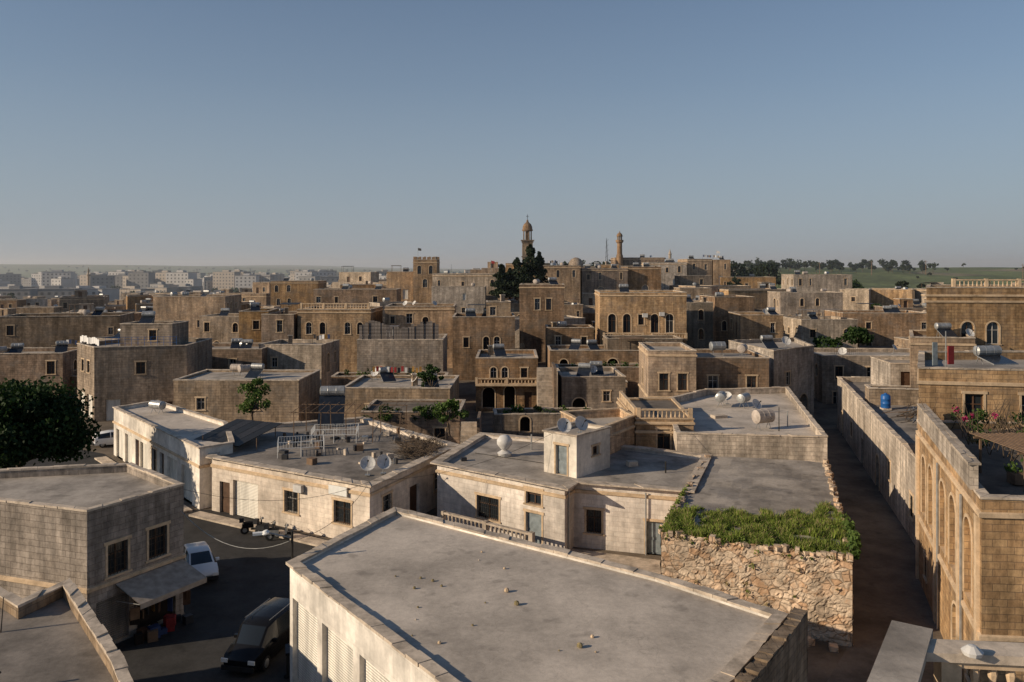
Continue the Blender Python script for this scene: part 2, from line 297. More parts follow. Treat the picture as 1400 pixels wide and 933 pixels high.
# ---------------------------------------------------------------- small objects
def dish(x,y,z,az,r=.45,el=.6,h=.7):
    mb=MB(); mb.cyl((x,y,z),(x,y,z+h),.03,.03,GALV,6); a=Vector((math.cos(az)*math.cos(el),math.sin(az)*math.cos(el),math.sin(el))); c=Vector((x,y,z+h))+a*.08
    mb.lathe(c,[(0,0),(r*.35,.02*r),(r*.7,.12*r),(r,.27*r),(r*1.02,.26*r),(r*.7,.09*r),(0,-.03)],DISH,18,a)
    f=c+a*r*1.05; mb.cyl(c-Vector((0,0,r*.8)),f,.018,.018,IRON,4); mb.cyl(f,f+a*.16,.05,.06,IRON,6)
    mb.box((x,y,z),(.35,.35,.06),GALV); return mb.done('satellite_dish')
def tank(x,y,z,rot=0,panel=True,r=.33,L=1.4,h=1.0,m=GALV):
    mb=MB(); d=Vector((math.cos(rot),math.sin(rot),0)); c=Vector((x,y,z+h+r)); s=Vector((-d.y,d.x,0))
    mb.lathe(c-d*L/2,[(0,-.1),(r*.6,-.07),(r,0),(r,L*.3),(r*1.03,L*.31),(r,L*.33),(r,L*.66),(r*1.03,L*.67),(r,L*.69),(r,L),(r*.6,L+.07),(0,L+.1)],m,14,d)
    for k in(-.35,.35):
        for q in(-.3,.3): mb.beam(c+d*k*L+s*q*.2-Vector((0,0,r)),Vector((x,y,z))+d*k*L+s*q,.035,GALV)
        if panel: mb.beam(c+d*k*L-Vector((0,0,r)),Vector((x,y,z+.15))+d*k*L-s*1.5,.03,GALV)
    if panel:
        a=c-d*L*.55-Vector((0,0,r*1.1))-s*.15;b=a+d*L*1.1;e=Vector((0,0,-(h-.15)))-s*1.4;q=[a,b,b+e,a+e]; n=Vector((0,0,.07))
        mb.face([p+n for p in q],PANEL); mb.face(q[::-1],GALV)
        for i in range(4): mb.face([q[i],q[(i+1)%4],q[(i+1)%4]+n,q[i]+n],GALV)
    return mb.done('solar_water_heater' if panel else 'water_tank')
def uptank(x,y,z,r,h,m,name='water_tank'):
    mb=MB(); mb.box((x,y,z),(r*1.8,r*1.8,.15),CAP); mb.lathe((x,y,z+.15),[(r,0),(r,h*.3),(r*1.04,h*.32),(r,h*.34),(r,h*.62),(r*1.04,h*.64),(r,h*.66),(r,h*.85),(r*.8,h*.95),(r*.3,h),(r*.28,h*1.06),(0,h*1.06)],m,18); return mb.done(name,True)
def tree(name,x,y,z,h,rad,m=LEAF,n=26,per=190,ls=.32,trunk=.25):
    mb=MB(); p=Vector((x,y,z)); top=p+Vector((R.uniform(-.3,.3),R.uniform(-.3,.3),h*.55)); mb.cyl(p,top,trunk,trunk*.55,BARK,8)
    for i in range(n):
        t=R.uniform(0,2*pi); ph=R.uniform(-.35,1); rr=rad*R.uniform(.35,.92)*math.sqrt(max(.1,1-max(0,ph)**2)); c=Vector((x+math.cos(t)*rr,y+math.sin(t)*rr,z+h*.6+ph*h*.34))
        mb.cyl(p.lerp(top,R.uniform(.6,1)),c,trunk*.3,.03,BARK,5,False); mb.clump(c,rad*R.uniform(.2,.4),per,ls,m,.75)
    return mb.done(name)
def conifer(mb,x,y,z,h,rad,n=1500,ls=.7):
    mb.cyl((x,y,z),(x,y,z+h*.9),rad*.1,.05,BARK,6); ph=R.random()*9
    for i in range(n):
        u=R.random()**1.2; t=R.uniform(0,2*pi); lob=.6+.25*math.sin(u*23+ph)+.3*noise.noise(Vector((math.cos(t)*1.5,math.sin(t)*1.5,u*7+ph))); rr=rad*min(1,(1-u)*1.5)**.75*lob*math.sqrt(R.random())+.1; mb.leaf((x+math.cos(t)*rr,y+math.sin(t)*rr,z+h*(.12+.88*u)),ls,m=DLEAF)
def vehicle(name,x,y,rot,L,W,st,paint,wheel_r=.32,tail=True):
    """st: stations (x, z_bottom, z_belt, z_top, half_w, half_roof, side_glass)"""
    mb=MB(); ca,sa=math.cos(rot),math.sin(rot); T=lambda p:(x+p[0]*ca-p[1]*sa,y+p[0]*sa+p[1]*ca,p[2])
    def ring(s):
        X,zb,zm,zt,w,wr,g=s; return [(X,-w*.9,zb),(X,-w,zb+.18),(X,-w,zm-.12),(X,-w*.97,zm),(X,-wr,zt-.05),(X,-wr*.85,zt),(X,wr*.85,zt),(X,wr,zt-.05),(X,w*.97,zm),(X,w,zm-.12),(X,w,zb+.18),(X,w*.9,zb)]
    rings=[ring(s) for s in st]
    for i in range(len(st)-1):
        for j in range(11):
            g=st[i][6]; m=paint
            if j in(3,7) and g in(1,2): m=GLASS
            if j==5 and g==2: m=GLASS
            mb.face([T(rings[i][j]),T(rings[i+1][j]),T(rings[i+1][j+1]),T(rings[i][j+1])],m)
    mb.face([T(p) for p in rings[0]],paint); mb.face([T(p) for p in rings[-1][::-1]],paint)
    w=st[1][4]
    for sx in(L*.31,-L*.3):
        for sd in(-1,1):
            a=T((sx,sd*(w-.2),wheel_r));b=T((sx,sd*(w+.015),wheel_r)); mb.cyl(a,b,wheel_r,wheel_r,TYRE,18); d=T((sx,sd*(w+.03),wheel_r)); mb.cyl(b,d,wheel_r*.62,wheel_r*.55,GALV,10)
    def bb(c,s,m): mb.box(T(c),s,m,rot)
    bk=st[0][0]; fr=st[-1][0]; z=st[1][2]
    for sd in(-1,1):
        bb((bk-.0,sd*(w-.17),z-.3),(.06,.16,.34),LAMPR); bb((fr+.0,sd*(w-.22),z-.42),(.06,.32,.16),WMET); bb((L*.17,sd*(w+.1),z-.02),(.16,.2,.14),paint)
        bb((0,sd*(w+.004),z-.25),(.12,.02,.03),GALV); bb((-.9,sd*(w+.004),z-.25),(.12,.02,.03),GALV)
    bb((bk-.03,0,.32),(.1,w*1.8,.18),TYRE); bb((bk-.055,0,.62),(.02,.5,.12),WMET); bb((fr+.02,0,.3),(.08,w*1.8,.2),TYRE)
    return mb,T
# ================================================================ TERRAIN
ss=lambda t:(lambda c:c*c*(3-2*c))(min(1,max(0,t)))
def gz(x,y):
    h=13*math.exp(-(((x-50)/125)**2+((y-275)/110)**2))*ss((y-88)/40)
    f=18.3*ss((y-235)/430)**.85*ss((x-40)/140)
    far=(21+24*ss(-x/1700))*ss((y-1500)/1700)*(1-.9*ss((x-250)/1100))*(.72+.5*noise.noise(Vector((x/900,y/900,3))))
    return max(h,f)+far+(.8*noise.noise(Vector((x/90,y/90,0))) if y>300 else 0)-4*ss((y-250)/300)*ss((20-x)/100)
def axis(a,b,step,out,gr):
    l=[];x=a
    while x<b: l.append(x);x+=step
    s=step
    while x<out: l.append(x); s*=gr; x+=s
    l.append(out); return l
xs=axis(0,240,8,5200,1.16); xs=sorted({-v for v in xs}|set(xs)); ys=[-60,-20]+axis(10,420,8,7000,1.12)
FIELD,n_,l_,b_=M('green_field',.95)
tc=n_.new('ShaderNodeTexCoord'); o_=tc.outputs['Object']
vo=n_.new('ShaderNodeTexVoronoi'); vo.inputs['Scale'].default_value=.013; l_.new(o_,vo.inputs['Vector'])
sp=n_.new('ShaderNodeSeparateColor'); l_.new(vo.outputs['Color'],sp.inputs[0]); rp=n_.new('ShaderNodeValToRGB'); e=rp.color_ramp.elements
e[0].color=(.1,.13,.042,1);e[1].color=(.24,.19,.12,1); e.new(.45).color=(.15,.175,.065,1); e.new(.75).color=(.12,.145,.055,1); l_.new(sp.outputs[0],rp.inputs['Fac'])
x_=mul(n_,l_,rp.outputs[0],ramp(n_,l_,nz(n_,l_,o_,.05,8,.7),.35,.55,.65,1.25)); x_=mul(n_,l_,x_,ramp(n_,l_,nz(n_,l_,o_,.25,4),.55,1,.62,.6)); l_.new(x_,b_.inputs['Base Color'])
mb=MB()
for i in range(len(xs)-1):
    for j in range(len(ys)-1):
        a,b,c,d=xs[i],xs[i+1],ys[j],ys[j+1]; cx,cy=(a+b)/2,(c+d)/2
        town=cy<330 and abs(cx)<.75*cy+80 or (cx<-10 and cy<1000) 
        if cx>60 and cy>240: town=False
        mb.face([(a,c,gz(a,c)),(b,c,gz(b,c)),(b,d,gz(b,d)),(a,d,gz(a,d))],DIRT if town else FIELD)
mb.done('ground',True,(0,0,0))
def sheet(name,poly,z,m):
    mb=MB(); mb.face([(p[0],p[1],z) for p in poly],m); return mb.done(name)
sheet('asphalt_road',[(-9.6,18),(-9.6,33.4),(-6.3,41.2),(-4,43),(-9.5,51.5),(-22,60),(-24,60),(-39.5,78),(-50,84),(-55,60),(-20,46),(-17,41.9),(-19.8,37),(-12,26),(-11,18)],.004,ASPH)
sheet('alley_paving',[(10,18),(18,30),(24,47),(27,54.5),(37,92),(37,97),(30,97),(23.3,59),(15.8,38),(8,27)],.006,PAVE)
sheet('courtyard_paving',[(-9,51),(-4,42),(6,34),(8,42),(10.6,49),(3,52),(-4.6,58)],.008,CAP)
mb=MB()
for a,b in (((-23.2,59.2),(-9.6,51.2)),((-39.0,76.6),(-24,59.6))):
    a=Vector(a);b=Vector(b);c=(a+b)/2; mb.box((c.x,c.y-.4,.0),((b-a).length,1.0,.13),CAP,math.atan2(b.y-a.y,b.x-a.x))
mb.done('kerb')
# ================================================================ FOREGROUND
polyA=[(-9.3,33.7),(-2.2,24.3),(1.5,19.4),(6.6,24.3),(9.67,28.6),(5.9,32.35),(-6.0,41.3)]
opsA={0:[(1.55,0,2.5,4.3,'s'),(4.6,0,2.7,4.3,'s'),(7.8,0,2.7,4.3,'s'),(10.8,0,1.6,4.3,'s')],1:[(2.2,0,2.8,4.3,'s')]}
house('flat_roofed_shop',polyA,0,5.5,.1,.3,CREAM,ROOFB,opsA,CAP,None,.035,over=.14)
def rwall(mb,p0,p1,z0,z1f,m,step=.16,amp=.09,seed=0,low=.12):
    p0=Vector(p0);p1=Vector(p1);L=(p1-p0).length;d=(p1-p0)/L;n=Vector((d.y,-d.x)); nu=max(1,int(L/step)); 
    G=[]
    for i in range(nu+1):
        u=L*i/nu; zt=z1f(u/L); nv=int((z1f(.5)-z0)/step); col=[]
        for j in range(nv+1):
            z=z0+(zt-z0)*j/nv; dd=noise.voronoi(Vector((u*1.9+seed+noise.noise(Vector((u*2,z*2,4))),z*3.0,seed)))[0]; pp=noise.noise(Vector((u*.5,z*.5,seed+7))); k=min(amp,(dd[1]-dd[0])*.25)*(1 if pp<.12 else .25)+low*noise.noise(Vector((u*.6,z*.6,seed)))+.02*noise.noise(Vector((u*6,z*6,seed)))
            q=p0+d*u+n*k; col.append((q.x,q.y,z,u+seed))
        G.append(col)
    for i in range(nu):
        for j in range(len(G[0])-1):
            q=[G[i][j],G[i+1][j],G[i+1][j+1],G[i][j+1]]; mb.face([x[:3] for x in q],m,[(x[3],x[2]) for x in q])
rj=lambda b,s:(lambda t:b+.18*noise.noise(Vector((t*14,s,0)))+.08*noise.noise(Vector((t*45,s,2))))
mb=MB()
rwall(mb,(6.9,23.3),(10.35,28.2),0,rj(5.9,1),GREY,.2,.0,1,.06); rwall(mb,(10.35,28.2),(10.0,28.7),0,rj(5.9,1),GREY,.2,.0,1,.06); rwall(mb,(10.1,28.7),(6.6,23.8),4.9,rj(5.9,1),GREY,.2,.0,1,.06)
for i in range(14):
    t=i/14; c=Vector((6.75,23.5)).lerp(Vector((10.2,28.4)),t+.03); mb.box((c.x,c.y,5.6),(.46,.46,.3+R.uniform(-.08,.08)),GREY,math.atan2(4.9,3.45)+R.uniform(-.1,.1))
mb.done('garden_wall')
pB=[(-19.7,37.3),(-17.1,41.9),(-22,46.4),(-33,44),(-31,41)]
def exB(mb):
    a=Vector((-19.0,38.5));b=Vector((-17.15,41.8)); n=Vector((.87,-.49)); q=[(a.x+n.x*.05,a.y+n.y*.05,2.9),(b.x+n.x*.05,b.y+n.y*.05,2.9),(b.x+n.x*1.9,b.y+n.y*1.9,2.3),(a.x+n.x*1.9,a.y+n.y*1.9,2.3)]
    mb.face(q,AWN); mb.face([(p[0],p[1],p[2]-.04) for p in q],AWN); mb.face([q[3],q[2],(q[2][0],q[2][1],2.05),(q[3][0],q[3][1],2.05)],AWN)
    for s in(a,b): mb.beam((s.x+n.x*.1,s.y+n.y*.1,2.1),(s.x+n.x*1.85,s.y+n.y*1.85,2.28),.03,GALV)
house('block_corner_house',pB,0,6.3,.4,.25,GBLOCK,ROOF,{0:[(1.55,3.35,1.05,1.5,'g'),(3.75,3.45,1.05,1.5,'g'),(1.3,.1,1.7,2.2,'S'),(3.7,.1,2.2,2.3,'h')]},CAP,[2.95],.03,extra=exB)
mb=MB()
for i in range(24):
    t=R.random(); c=Vector((-18.6,38.6)).lerp(Vector((-17.2,41.4)),t)+Vector((.87,-.49))*R.uniform(.2,1.0); z=.0 if R.random()<.45 else R.uniform(.9,1.5)
    m=R.choice([RED,NAVY,OCH,WOOD,TARP,DARK,FRAMEB,TARP]); w=R.uniform(.2,.45)
    if z>.5: 
        mb.box((c.x,c.y,z),(w,.06,R.uniform(.4,.7)),m,R.random()*3); mb.beam((c.x,c.y,z+.4),(c.x,c.y,2.3),.01,IRON)
    else: mb.box((c.x,c.y,.0),(w+.1,w,R.uniform(.25,.7)),m,R.random())
mb.done('shop_goods')
pC=[(-25,20),(-11,20),(-11.3,24.3),(-12.9,26.6),(-18.4,33.4),(-19,31.2),(-20.8,32.6),(-26,32)]
house('corner_roof_building',pC,0,4.6,.45,.3,GREY,ROOFD,{3:[(3,.1,1.6,2.2,'D')]},CAP,None,.05,over=.06)
mb=MB()
for i in range(3): mb.cyl((-18.9+i*.05,29.6,4.6),(-19.1+i*.2,29.6,5.9),.02,.015,IRON,5)
mb.box((-17,25.3,4.6),(.7,.5,.3),DARK,.4); mb.cyl((-16.8,25.3,4.6),(-16.6,25.4,5.6),.06,.05,IRON,6); mb.cyl((-17.2,25.2,4.8),(-16.2,25.5,5.2),.04,.04,IRON,6)
mb.done('roof_scrap_metal')
pD=[(-38.4,77.6),(-23.3,60),(-21.5,62),(-24.8,69.9),(-35.9,81.4)]
house('shop_row',pD,0,4.3,.25,.25,CREAM,ROOFB,{0:[(x,0,h,2.7,k) for x,h,k in((2,2.2,'s'),(4.9,2.2,'s'),(7.6,1.1,'D'),(9.6,2.2,'s'),(12.4,1.2,'w'),(14.4,1.1,'D'),(17,2.4,'s'),(20.4,2.4,'s'))],4:[(2,1,1,1.4,'w')]},CAP,[3.1],.02,over=.12)
tank(-33.5,76,4.3,-.5,False,.4,1.5,.4)
pE=[(-22.3,59.8),(-9.2,52),(-4.6,63.5),(-14,75),(-24.2,71)]
def exE(mb):
    mb.box((-11.5,53.2,3.0),(1.6,.12,.6),WMET,-.54); mb.box((-14.6,55.0,2.7),(.75,.3,.5),DISH,-.54)
house('rooftop_terrace_shop',pE,0,3.75,.22,.3,CUTP,ROOFD,{0:[(1.4,0,1.1,2.3,'D'),(3.6,0,2.6,2.6,'s'),(8.2,1.1,1.3,1.5,'g'),(12.9,1.1,1.5,1.5,'g')],1:[(2.2,1.5,1.1,1.3,'g'),(6,.0,1.4,2.5,'D'),(9.5,1.2,1,1.3,'w')]},CAP,[3.25],.03,over=.4,extra=exE)
pF=[(-5.3,57.0),(3.3,50.5),(4.0,52.0),(10.9,49.9),(14.2,59),(8,62.5),(-2.4,66.7)]
def exF(mb):
    for p in((3.6,50.9),(8.4,50.5)): mb.cyl((p[0],p[1],0),(p[0],p[1],3.9),.05,.05,GALV,6)
house('courtyard_house',pF,0,4.0,.2,.25,CUTP,ROOF,{0:[(4.6,1.1,1.9,1.5,'g'),(8.4,0.05,1.25,2.15,'d'),(8.4,2.75,1.2,.95,'w')],2:[(1.3,1.0,1.0,1.5,'g'),(5.2,0,1.1,2.1,'d')],6:[(3,1,1.2,1.5,'w')]},CAP,[3.55],.02,over=.45,extra=exF)
house('stair_hut',[(2.2,55.4),(4.3,53.6),(6.9,56.6),(4.6,58.4)],4.0,6.6,.18,.2,CREAM,ROOF,{0:[(1.5,4.02,.95,2,'d')],1:[(2.2,5.2,.7,.6,'w')]},CAP,None,.01,over=.1)
dish(3.5,55,6.6,-1.2,.52,.5,.6); dish(4.7,55.7,6.6,-1.0,.52,.5,.6)
house('upper_terrace_house',[(6.2,58.5),(9.8,64.2),(9.2,67.5),(4,66)],4.0,5.6,.6,.25,GOLD,ROOF,{3:[(2,4.3,.8,1,'w')]},TRIM,[5.35])
mb=MB(); balus(mb,(-4.6,53.6),(1.2,49.2),.9,.9,CAP); mb.box((-1.7,51.4,0),(7.6,.35,.9),PALE,math.atan2(-4.4,5.8))
for i in range(5): mb.box((1.9+i*.32,48.3-i*.25,0),(.36,1.5,.9-i*.18),CAP,math.atan2(-4.4,5.8))
mb.done('courtyard_balustrade')
mb=MB(); mb.lathe((-.55,60,4.0),[(.45,0),(.55,.25),(.2,.45),(.35,.6),(.58,.9),(.58,1.2),(.35,1.5),(0,1.6)],DISH,16); mb.done('white_water_urn',True)
mb=MB(); mb.cyl((1.5,62,4),(1.5,62,5.2),.06,.06,GALV,6); mb.box((8.5,57,4),(.7,.5,.35),CAP,.3); mb.cyl((10.5,55,4),(10.5,55,4.8),.05,.05,IRON,6); mb.cyl((-2.8,60.8,4.05),(4.2,56.4,4.05),.025,.025,IRON,5); mb.box((-3.5,58.5,4),(.4,.4,.25),TARP,.2); mb.done('roof_pipework')
# G
pG=[(7.8,42),(16.2,38.3),(22.4,57.5),(14.6,59.5)]
mb=MB(); rwall(mb,pG[0],pG[1],0,rj(4.25,3),RUB,.1,.09,3); rwall(mb,pG[1],pG[2],0,rj(4.3,5),RUB,.2,.1,8); rwall(mb,pG[3],pG[0],0,rj(4.3,6),RUB,.25,.1,12)
n1=14
for i in range(n1):
    for j in range(20):
        def q(i,j):
            a=Vector(pG[0]).lerp(Vector(pG[1]),i/n1);b=Vector(pG[3]).lerp(Vector(pG[2]),i/n1);c=a.lerp(b,j/20); return (c.x,c.y,4.15+.12*noise.noise(Vector((c.x*.6,c.y*.6,0)))+ (.12*math.exp(-((j-3)/2.5)**2) if 0<i<n1 else 0))
        mb.face([q(i,j),q(i+1,j),q(i+1,j+1),q(i,j+1)],ROOF)
for i in range(90):
    t=R.random(); e=R.choice([0,1,1,3]); a,b=Vector(pG[e]),Vector(pG[(e+1)%4]); c=a.lerp(b,t); mb.box((c.x,c.y,4.1),(R.uniform(.2,.5),R.uniform(.2,.4),R.uniform(.12,.32)),RUB,R.random()*3)
for i in range(16): c=Vector(pG[0]).lerp(Vector(pG[1]),R.random()); mb.box((c.x-.2,c.y-R.uniform(.2,.7),0),(R.uniform(.2,.5),R.uniform(.2,.4),R.uniform(.1,.3)),RUB,R.random()*3)
mb.done('rubble_ruin')
mb=MB()
A0,A1,A2,A3=map(Vector,pG)
for i in range(42000):
    s=R.random(); t=R.random()**1.15*.34
    t*= .7+.6*noise.noise(Vector((s*6,0,1)))+.3*s
    if noise.noise(Vector((s*9,t*26,5)))<-.22: continue
    c=A0.lerp(A1,s).lerp(A3.lerp(A2,s),t+.005)-Vector((0,.12)); dens=.5+.9*noise.noise(Vector((c.x*1.3,c.y*1.3,9)))
    z=4.18+.12*math.exp(-((t*20-3)/2.5)**2); h=R.uniform(.06,.34)*(.3+1.2*max(0,dens)); a=R.uniform(0,2*pi); w=R.uniform(.02,.05); lx,ly=R.gauss(0,.13),R.gauss(0,.13)
    u=min(1,max(0,dens+R.uniform(-.3,.4)))
    m=DRYG if R.random()<.17 else GRASS
    mb.face([(c.x-math.cos(a)*w,c.y-math.sin(a)*w,z-.05),(c.x+math.cos(a)*w,c.y+math.sin(a)*w,z-.05),(c.x+lx,c.y+ly,z+h)],m,[(u,0)]*3)
for i in range(110):
    s=R.random(); t=R.random()*.26; c=A0.lerp(A1,s).lerp(A3.lerp(A2,s),t); mb.clump((c.x,c.y,4.3+R.uniform(0,.12)),R.uniform(.1,.28),24,.12,GRASS,.6)
for i in range(40):
    c=A1.lerp(A2,R.random()**2*.3); k=R.uniform(0,1); mb.clump((c.x+.15,c.y,4.5-k*.9+R.uniform(0,.8)),R.uniform(.15,.35),45,.16,LLEAF)
for i in range(26):
    c=A0.lerp(A3,R.random()*.5); mb.clump((c.x-.1,c.y,4.3),R.uniform(.1,.22),25,.12,GRASS)
for i in range(34):
    c=A0.lerp(A1,R.random()); mb.clump((c.x-.05,c.y-.14,R.choice([4.15,3.95,R.uniform(.1,3.6)])),R.uniform(.06,.17),16,.1,R.choice([GRASS,DRYG]))
mb.done('grass')
# N
pN=[(12.4,60.5),(23.2,59.2),(28.8,84),(19.8,82.5),(14.2,76)]
house('terraced_roof_house',pN,0,5.0,.55,.3,PALE,ROOFB,{1:[(5,1,1,1.5,'w'),(12,0,1.2,2.2,'D')]},CAP,None,.03)
tank(20.3,65.0,5,.4,False,.55,1.5,.5,RUSTW); tank(19.6,75.5,5,1.2,False,.45,1.6,.5,GALV); tank(21.6,75,5,.9,False,.42,1.4,.5,GALV); dish(21.9,72.4,5,-1,.5); dish(20.6,77,5,-2,.45)
mb=MB(); mb.cyl((21.3,64.2,5),(21.3,64.2,6.9),.04,.03,IRON,6); mb.cyl((22.6,66,5),(22.6,66,6.3),.05,.05,GALV,6); mb.box((18,70,5),(1.2,.8,.25),CAP,.3); mb.done('roof_vent_pipe')
def exP(mb): balus(mb,(10.1,64.2),(14.2,64),6.0,.8); balus(mb,(9.9,73),(9.9,64.4),6.0,.8)
house('arched_terrace_house',[(9.85,64),(14.4,63.8),(14.8,74),(9.7,74)],0,5.9,.1,.2,GOLD,PAVE,{0:[(2.2,3.6,1,1.6,'w')],3:[(3,3.8,1,1.5,'a')]},TRIM,[5.6,4.9],extra=exP)
house('honey_stone_house',rect(14.3,19.2,83,9,-.05),0,9.1,.35,.25,GOLD,ROOF,{0:[(1.6,5.4,.95,1.75,'w'),(3.5,5.4,.95,1.75,'w')],3:[(4,5.4,1,1.7,'w')]},CAP,[8.9,4.6])
house('brown_stone_house',rect(19.4,27.2,84.5,9,-.06),0,8.2,.35,.25,BROWN,ROOF,{0:[(2,5.2,1,1.5,'w'),(6,5.2,1,1.5,'w')]},CAP,None)
tank(23,90,8.2,.2,False,.5,1.6,.6,GALV); tank(25.2,88,8.2,1.1,False,.45,1.5,.6,RUSTW)
# J
pJ=[(18.2,31.2),(37,29.6),(41,46),(23.7,47)]
opsJ={3:[(2.3,4.2,1.5,3.3,'B'),(4.6,4.2,1.5,3.3,'B'),(8.2,4.2,1.6,3.4,'B'),(10.8,4.2,1.6,3.4,'B'),(14.2,4.2,1.6,3.4,'B'),(6.3,0.02,1.4,2.5,'A'),(11.6,.02,1.8,2.9,'A'),(3,1,.8,1.2,'g'),(14.6,1,.8,1.2,'g')],0:[(4,4.2,1.1,2.4,'a'),(7,4.2,1.1,2.4,'a')]}
def exJ(mb):
    for u in(.2,6.4,12.5,16.2):
        p=Vector((23.7,47)).lerp(Vector((18.2,31.2)),u/16.73); mb.box((p.x-.06,p.y,0),(.45,.14,8.3),TRIM,math.atan2(-15.8,-5.5))
    for u in(7.3,13.2): 
        p=Vector((23.7,47)).lerp(Vector((18.2,31.2)),u/16.73); mb.cyl((p.x-.1,p.y,0),(p.x-.1,p.y,8.3),.06,.06,GALV,6)
house('street_mansion',pJ,0,8.7,.35,.35,GOLD,PAVE,opsJ,CAP,[8.35,3.6],.03,extra=exJ)
mb=MB()
a=Vector((18.55,32.3));b=Vector((23.6,46.4)); c=(a+b)/2; L=(b-a).length; r=math.atan2(b.y-a.y,b.x-a.x)
mb.box((c.x,c.y,9.1),(L,.3,1.0),PALE,r); coping(mb,[(a.x-.2,a.y),(a.x+.2,a.y),(b.x+.2,b.y),(b.x-.2,b.y)],10.1,.18,CAP); mb.done('terrace_parapet_wall')
house('upper_mansion_block',[(23.9,47.3),(42,43.9),(46,57),(28.6,56.5)],0,11.6,.5,.3,GOLD,ROOF,{3:[(2,6.5,1.1,2.3,'a'),(5,6.5,1.1,2.3,'a'),(8,6.5,1.1,2.3,'a')],0:[(3,9,1,1.7,'w'),(6,9,1,1.7,'w')]},CAP,[11.2,8.6],.03)
mb=MB()
for i in range(60):
    x=R.uniform(21.5,31);y=R.uniform(34+(x-21)*.2,45.5)
    if x<18.9+(y-31)*.35+.6: continue
    mb.clump((x,y,9.0+R.uniform(.2,1.3)),R.uniform(.2,.5),50,.17,R.choice([LLEAF,LEAF,DRYG,LEAF]))
for i in range(7):
    mb.clump((R.uniform(22.9,24.6),R.uniform(40,43),R.uniform(9.8,10.7)),R.uniform(.1,.2),22,.12,PINK)
for i in range(200):
    p=Vector((R.uniform(23,31),R.uniform(36,45),9)); mb.cyl(p,p+Vector((R.gauss(0,.7),R.gauss(0,.7),R.uniform(.8,2.2))),.025,.01,BARK,4,False)
mb.done('terrace_shrubs')
mb=MB()
for x in(21.3,24.8,28.5):
    for y in(33.4,36.6): mb.beam((x,y,8.7),(x,y,10.3),.08,WOOD)
for y in(33.4,36.6): mb.beam((21,y,10.3),(29,y,10.35),.08,WOOD)
for i in range(42): x=21.1+i*.19; mb.box((x,35+R.uniform(-.15,.15),10.4),(.1,4.0,.04),WOOD,R.uniform(-.02,.02))
for i in range(5): mb.box((22+i*1.6,34.6,8.75),(1.1,.6,.45),WOOD,.1*i)
mb.done('wooden_pergola')
mb=MB(); mb.cyl((26.2,48.6,11.6),(26.2,48.6,14.2),.03,.03,GALV,6); mb.box((26.5,48.6,12.2),(.4,.08,1.1),RED,.2); mb.box((25.7,48.9,12.1),(.3,.08,1.4),DOORB,.1); mb.done('advertising_banner')
tank(29.3,49.6,12.1,.15,True,.32,1.5,.5)
# K
house('arched_balcony_house',[(41.2,80),(60,78.3),(66,90),(47,91)],0,15.6,.45,.3,GOLD,ROOF,{0:[(3.9,10.5,1.2,2.2,'a'),(6.3,10.5,1.2,2.2,'a'),(11,10.5,1.2,2.2,'a'),(14,10.5,1.2,2.2,'a')]},CAP,[15.2,14.6,9.6],.02)
mb=MB(); balus(mb,(44,80.2),(59.5,78.9),16.1,.8,TRIM,.4); mb.done('roof_balustrade')
house('annex_house',[(37.9,76.5),(43.5,75.6),(47,84),(42,85)],0,11,.4,.25,GOLD,ROOF,{0:[(2,7,1,1.6,'w'),(4.2,7,1,1.6,'w')]},CAP,[10.7]); tank(42.3,79,11,.1,True); dish(44,77.5,11,-1.3)
pM=[(25.9,51.3),(29.8,58.5),(46,60),(50,91),(36.8,91),(27.3,56.2)]
house('alley_side_house',pM,0,5.2,.45,.3,PALE,ROOFD,{4:[(4,0,1.4,2.5,'A'),(11,1.2,1,1.5,'g'),(18,0,1.3,2.4,'D'),(26,0,1.6,2.7,'o'),(31,2,1,1.4,'w')],5:[(3,1.5,1,1.5,'g')]},CAP,None,.035)
house('roof_room',rect(39.5,46,83,6,-.1),5.2,7.9,.2,.2,PALE,ROOF,{0:[(1.5,5.3,1,2,'D'),(4,6,1,1.2,'w')]},CAP); dish(41,78,5.2,-1.2,.55); dish(37.5,66,5.2,-2.0,.5); tank(39,71,5.2,.3,True)
house('terrace_wall',[(33.5,75.5),(43,74),(43.4,76),(34,77.5)],5.2,6.6,.1,.2,GREY,ROOFD,{},CAP,None,.03)
uptank(33.9,73,5.2,.42,1.25,BLUE,'blue_water_barrel'); mb=MB()
for i in range(60): mb.beam((33+R.uniform(-1.5,2),66+R.uniform(-3,3),5.3+i*.01),(36+R.uniform(-1,1),69+R.uniform(-3,3),5.4+i*.018),.04,R.choice([WOOD,BARK,GALV]))
mb.done('timber_pile')
house('alley_end_house',[(29.6,91),(36.4,97),(38,108),(28,104)],0,8.2,.4,.25,PALE,ROOFB,{0:[(6.6,.1,1.8,3,'o'),(3,4.5,1,1.5,'w')]},CAP,None)
tank(31,98,8.2,.2,True); dish(34,100,8.2,-1.4,.6)
# L
mb=MB(); 
wall(mb,(4.3,10.5),(6.3,13.45),9,11.9,[],PALE); mb.box((5.55,11.7,11.9),(4.2,.62,.14),ROOF,math.atan2(2.6,2.0)+.08)
mb.box((9.3,12.55,11.85),(6.2,.5,.14),CAP,-.1); balus(mb,(6.9,12.75),(12,12.2),10.95,.9,TRIM,.26)
mb.box((8.7,11.3,9),(5.5,3,1.6),CAP); mb.lathe((7.15,12.5,12.0),[(.14,0),(.16,.06),(.06,.14),(0,.15)],DISH,10)
mb.done('near_balcony')
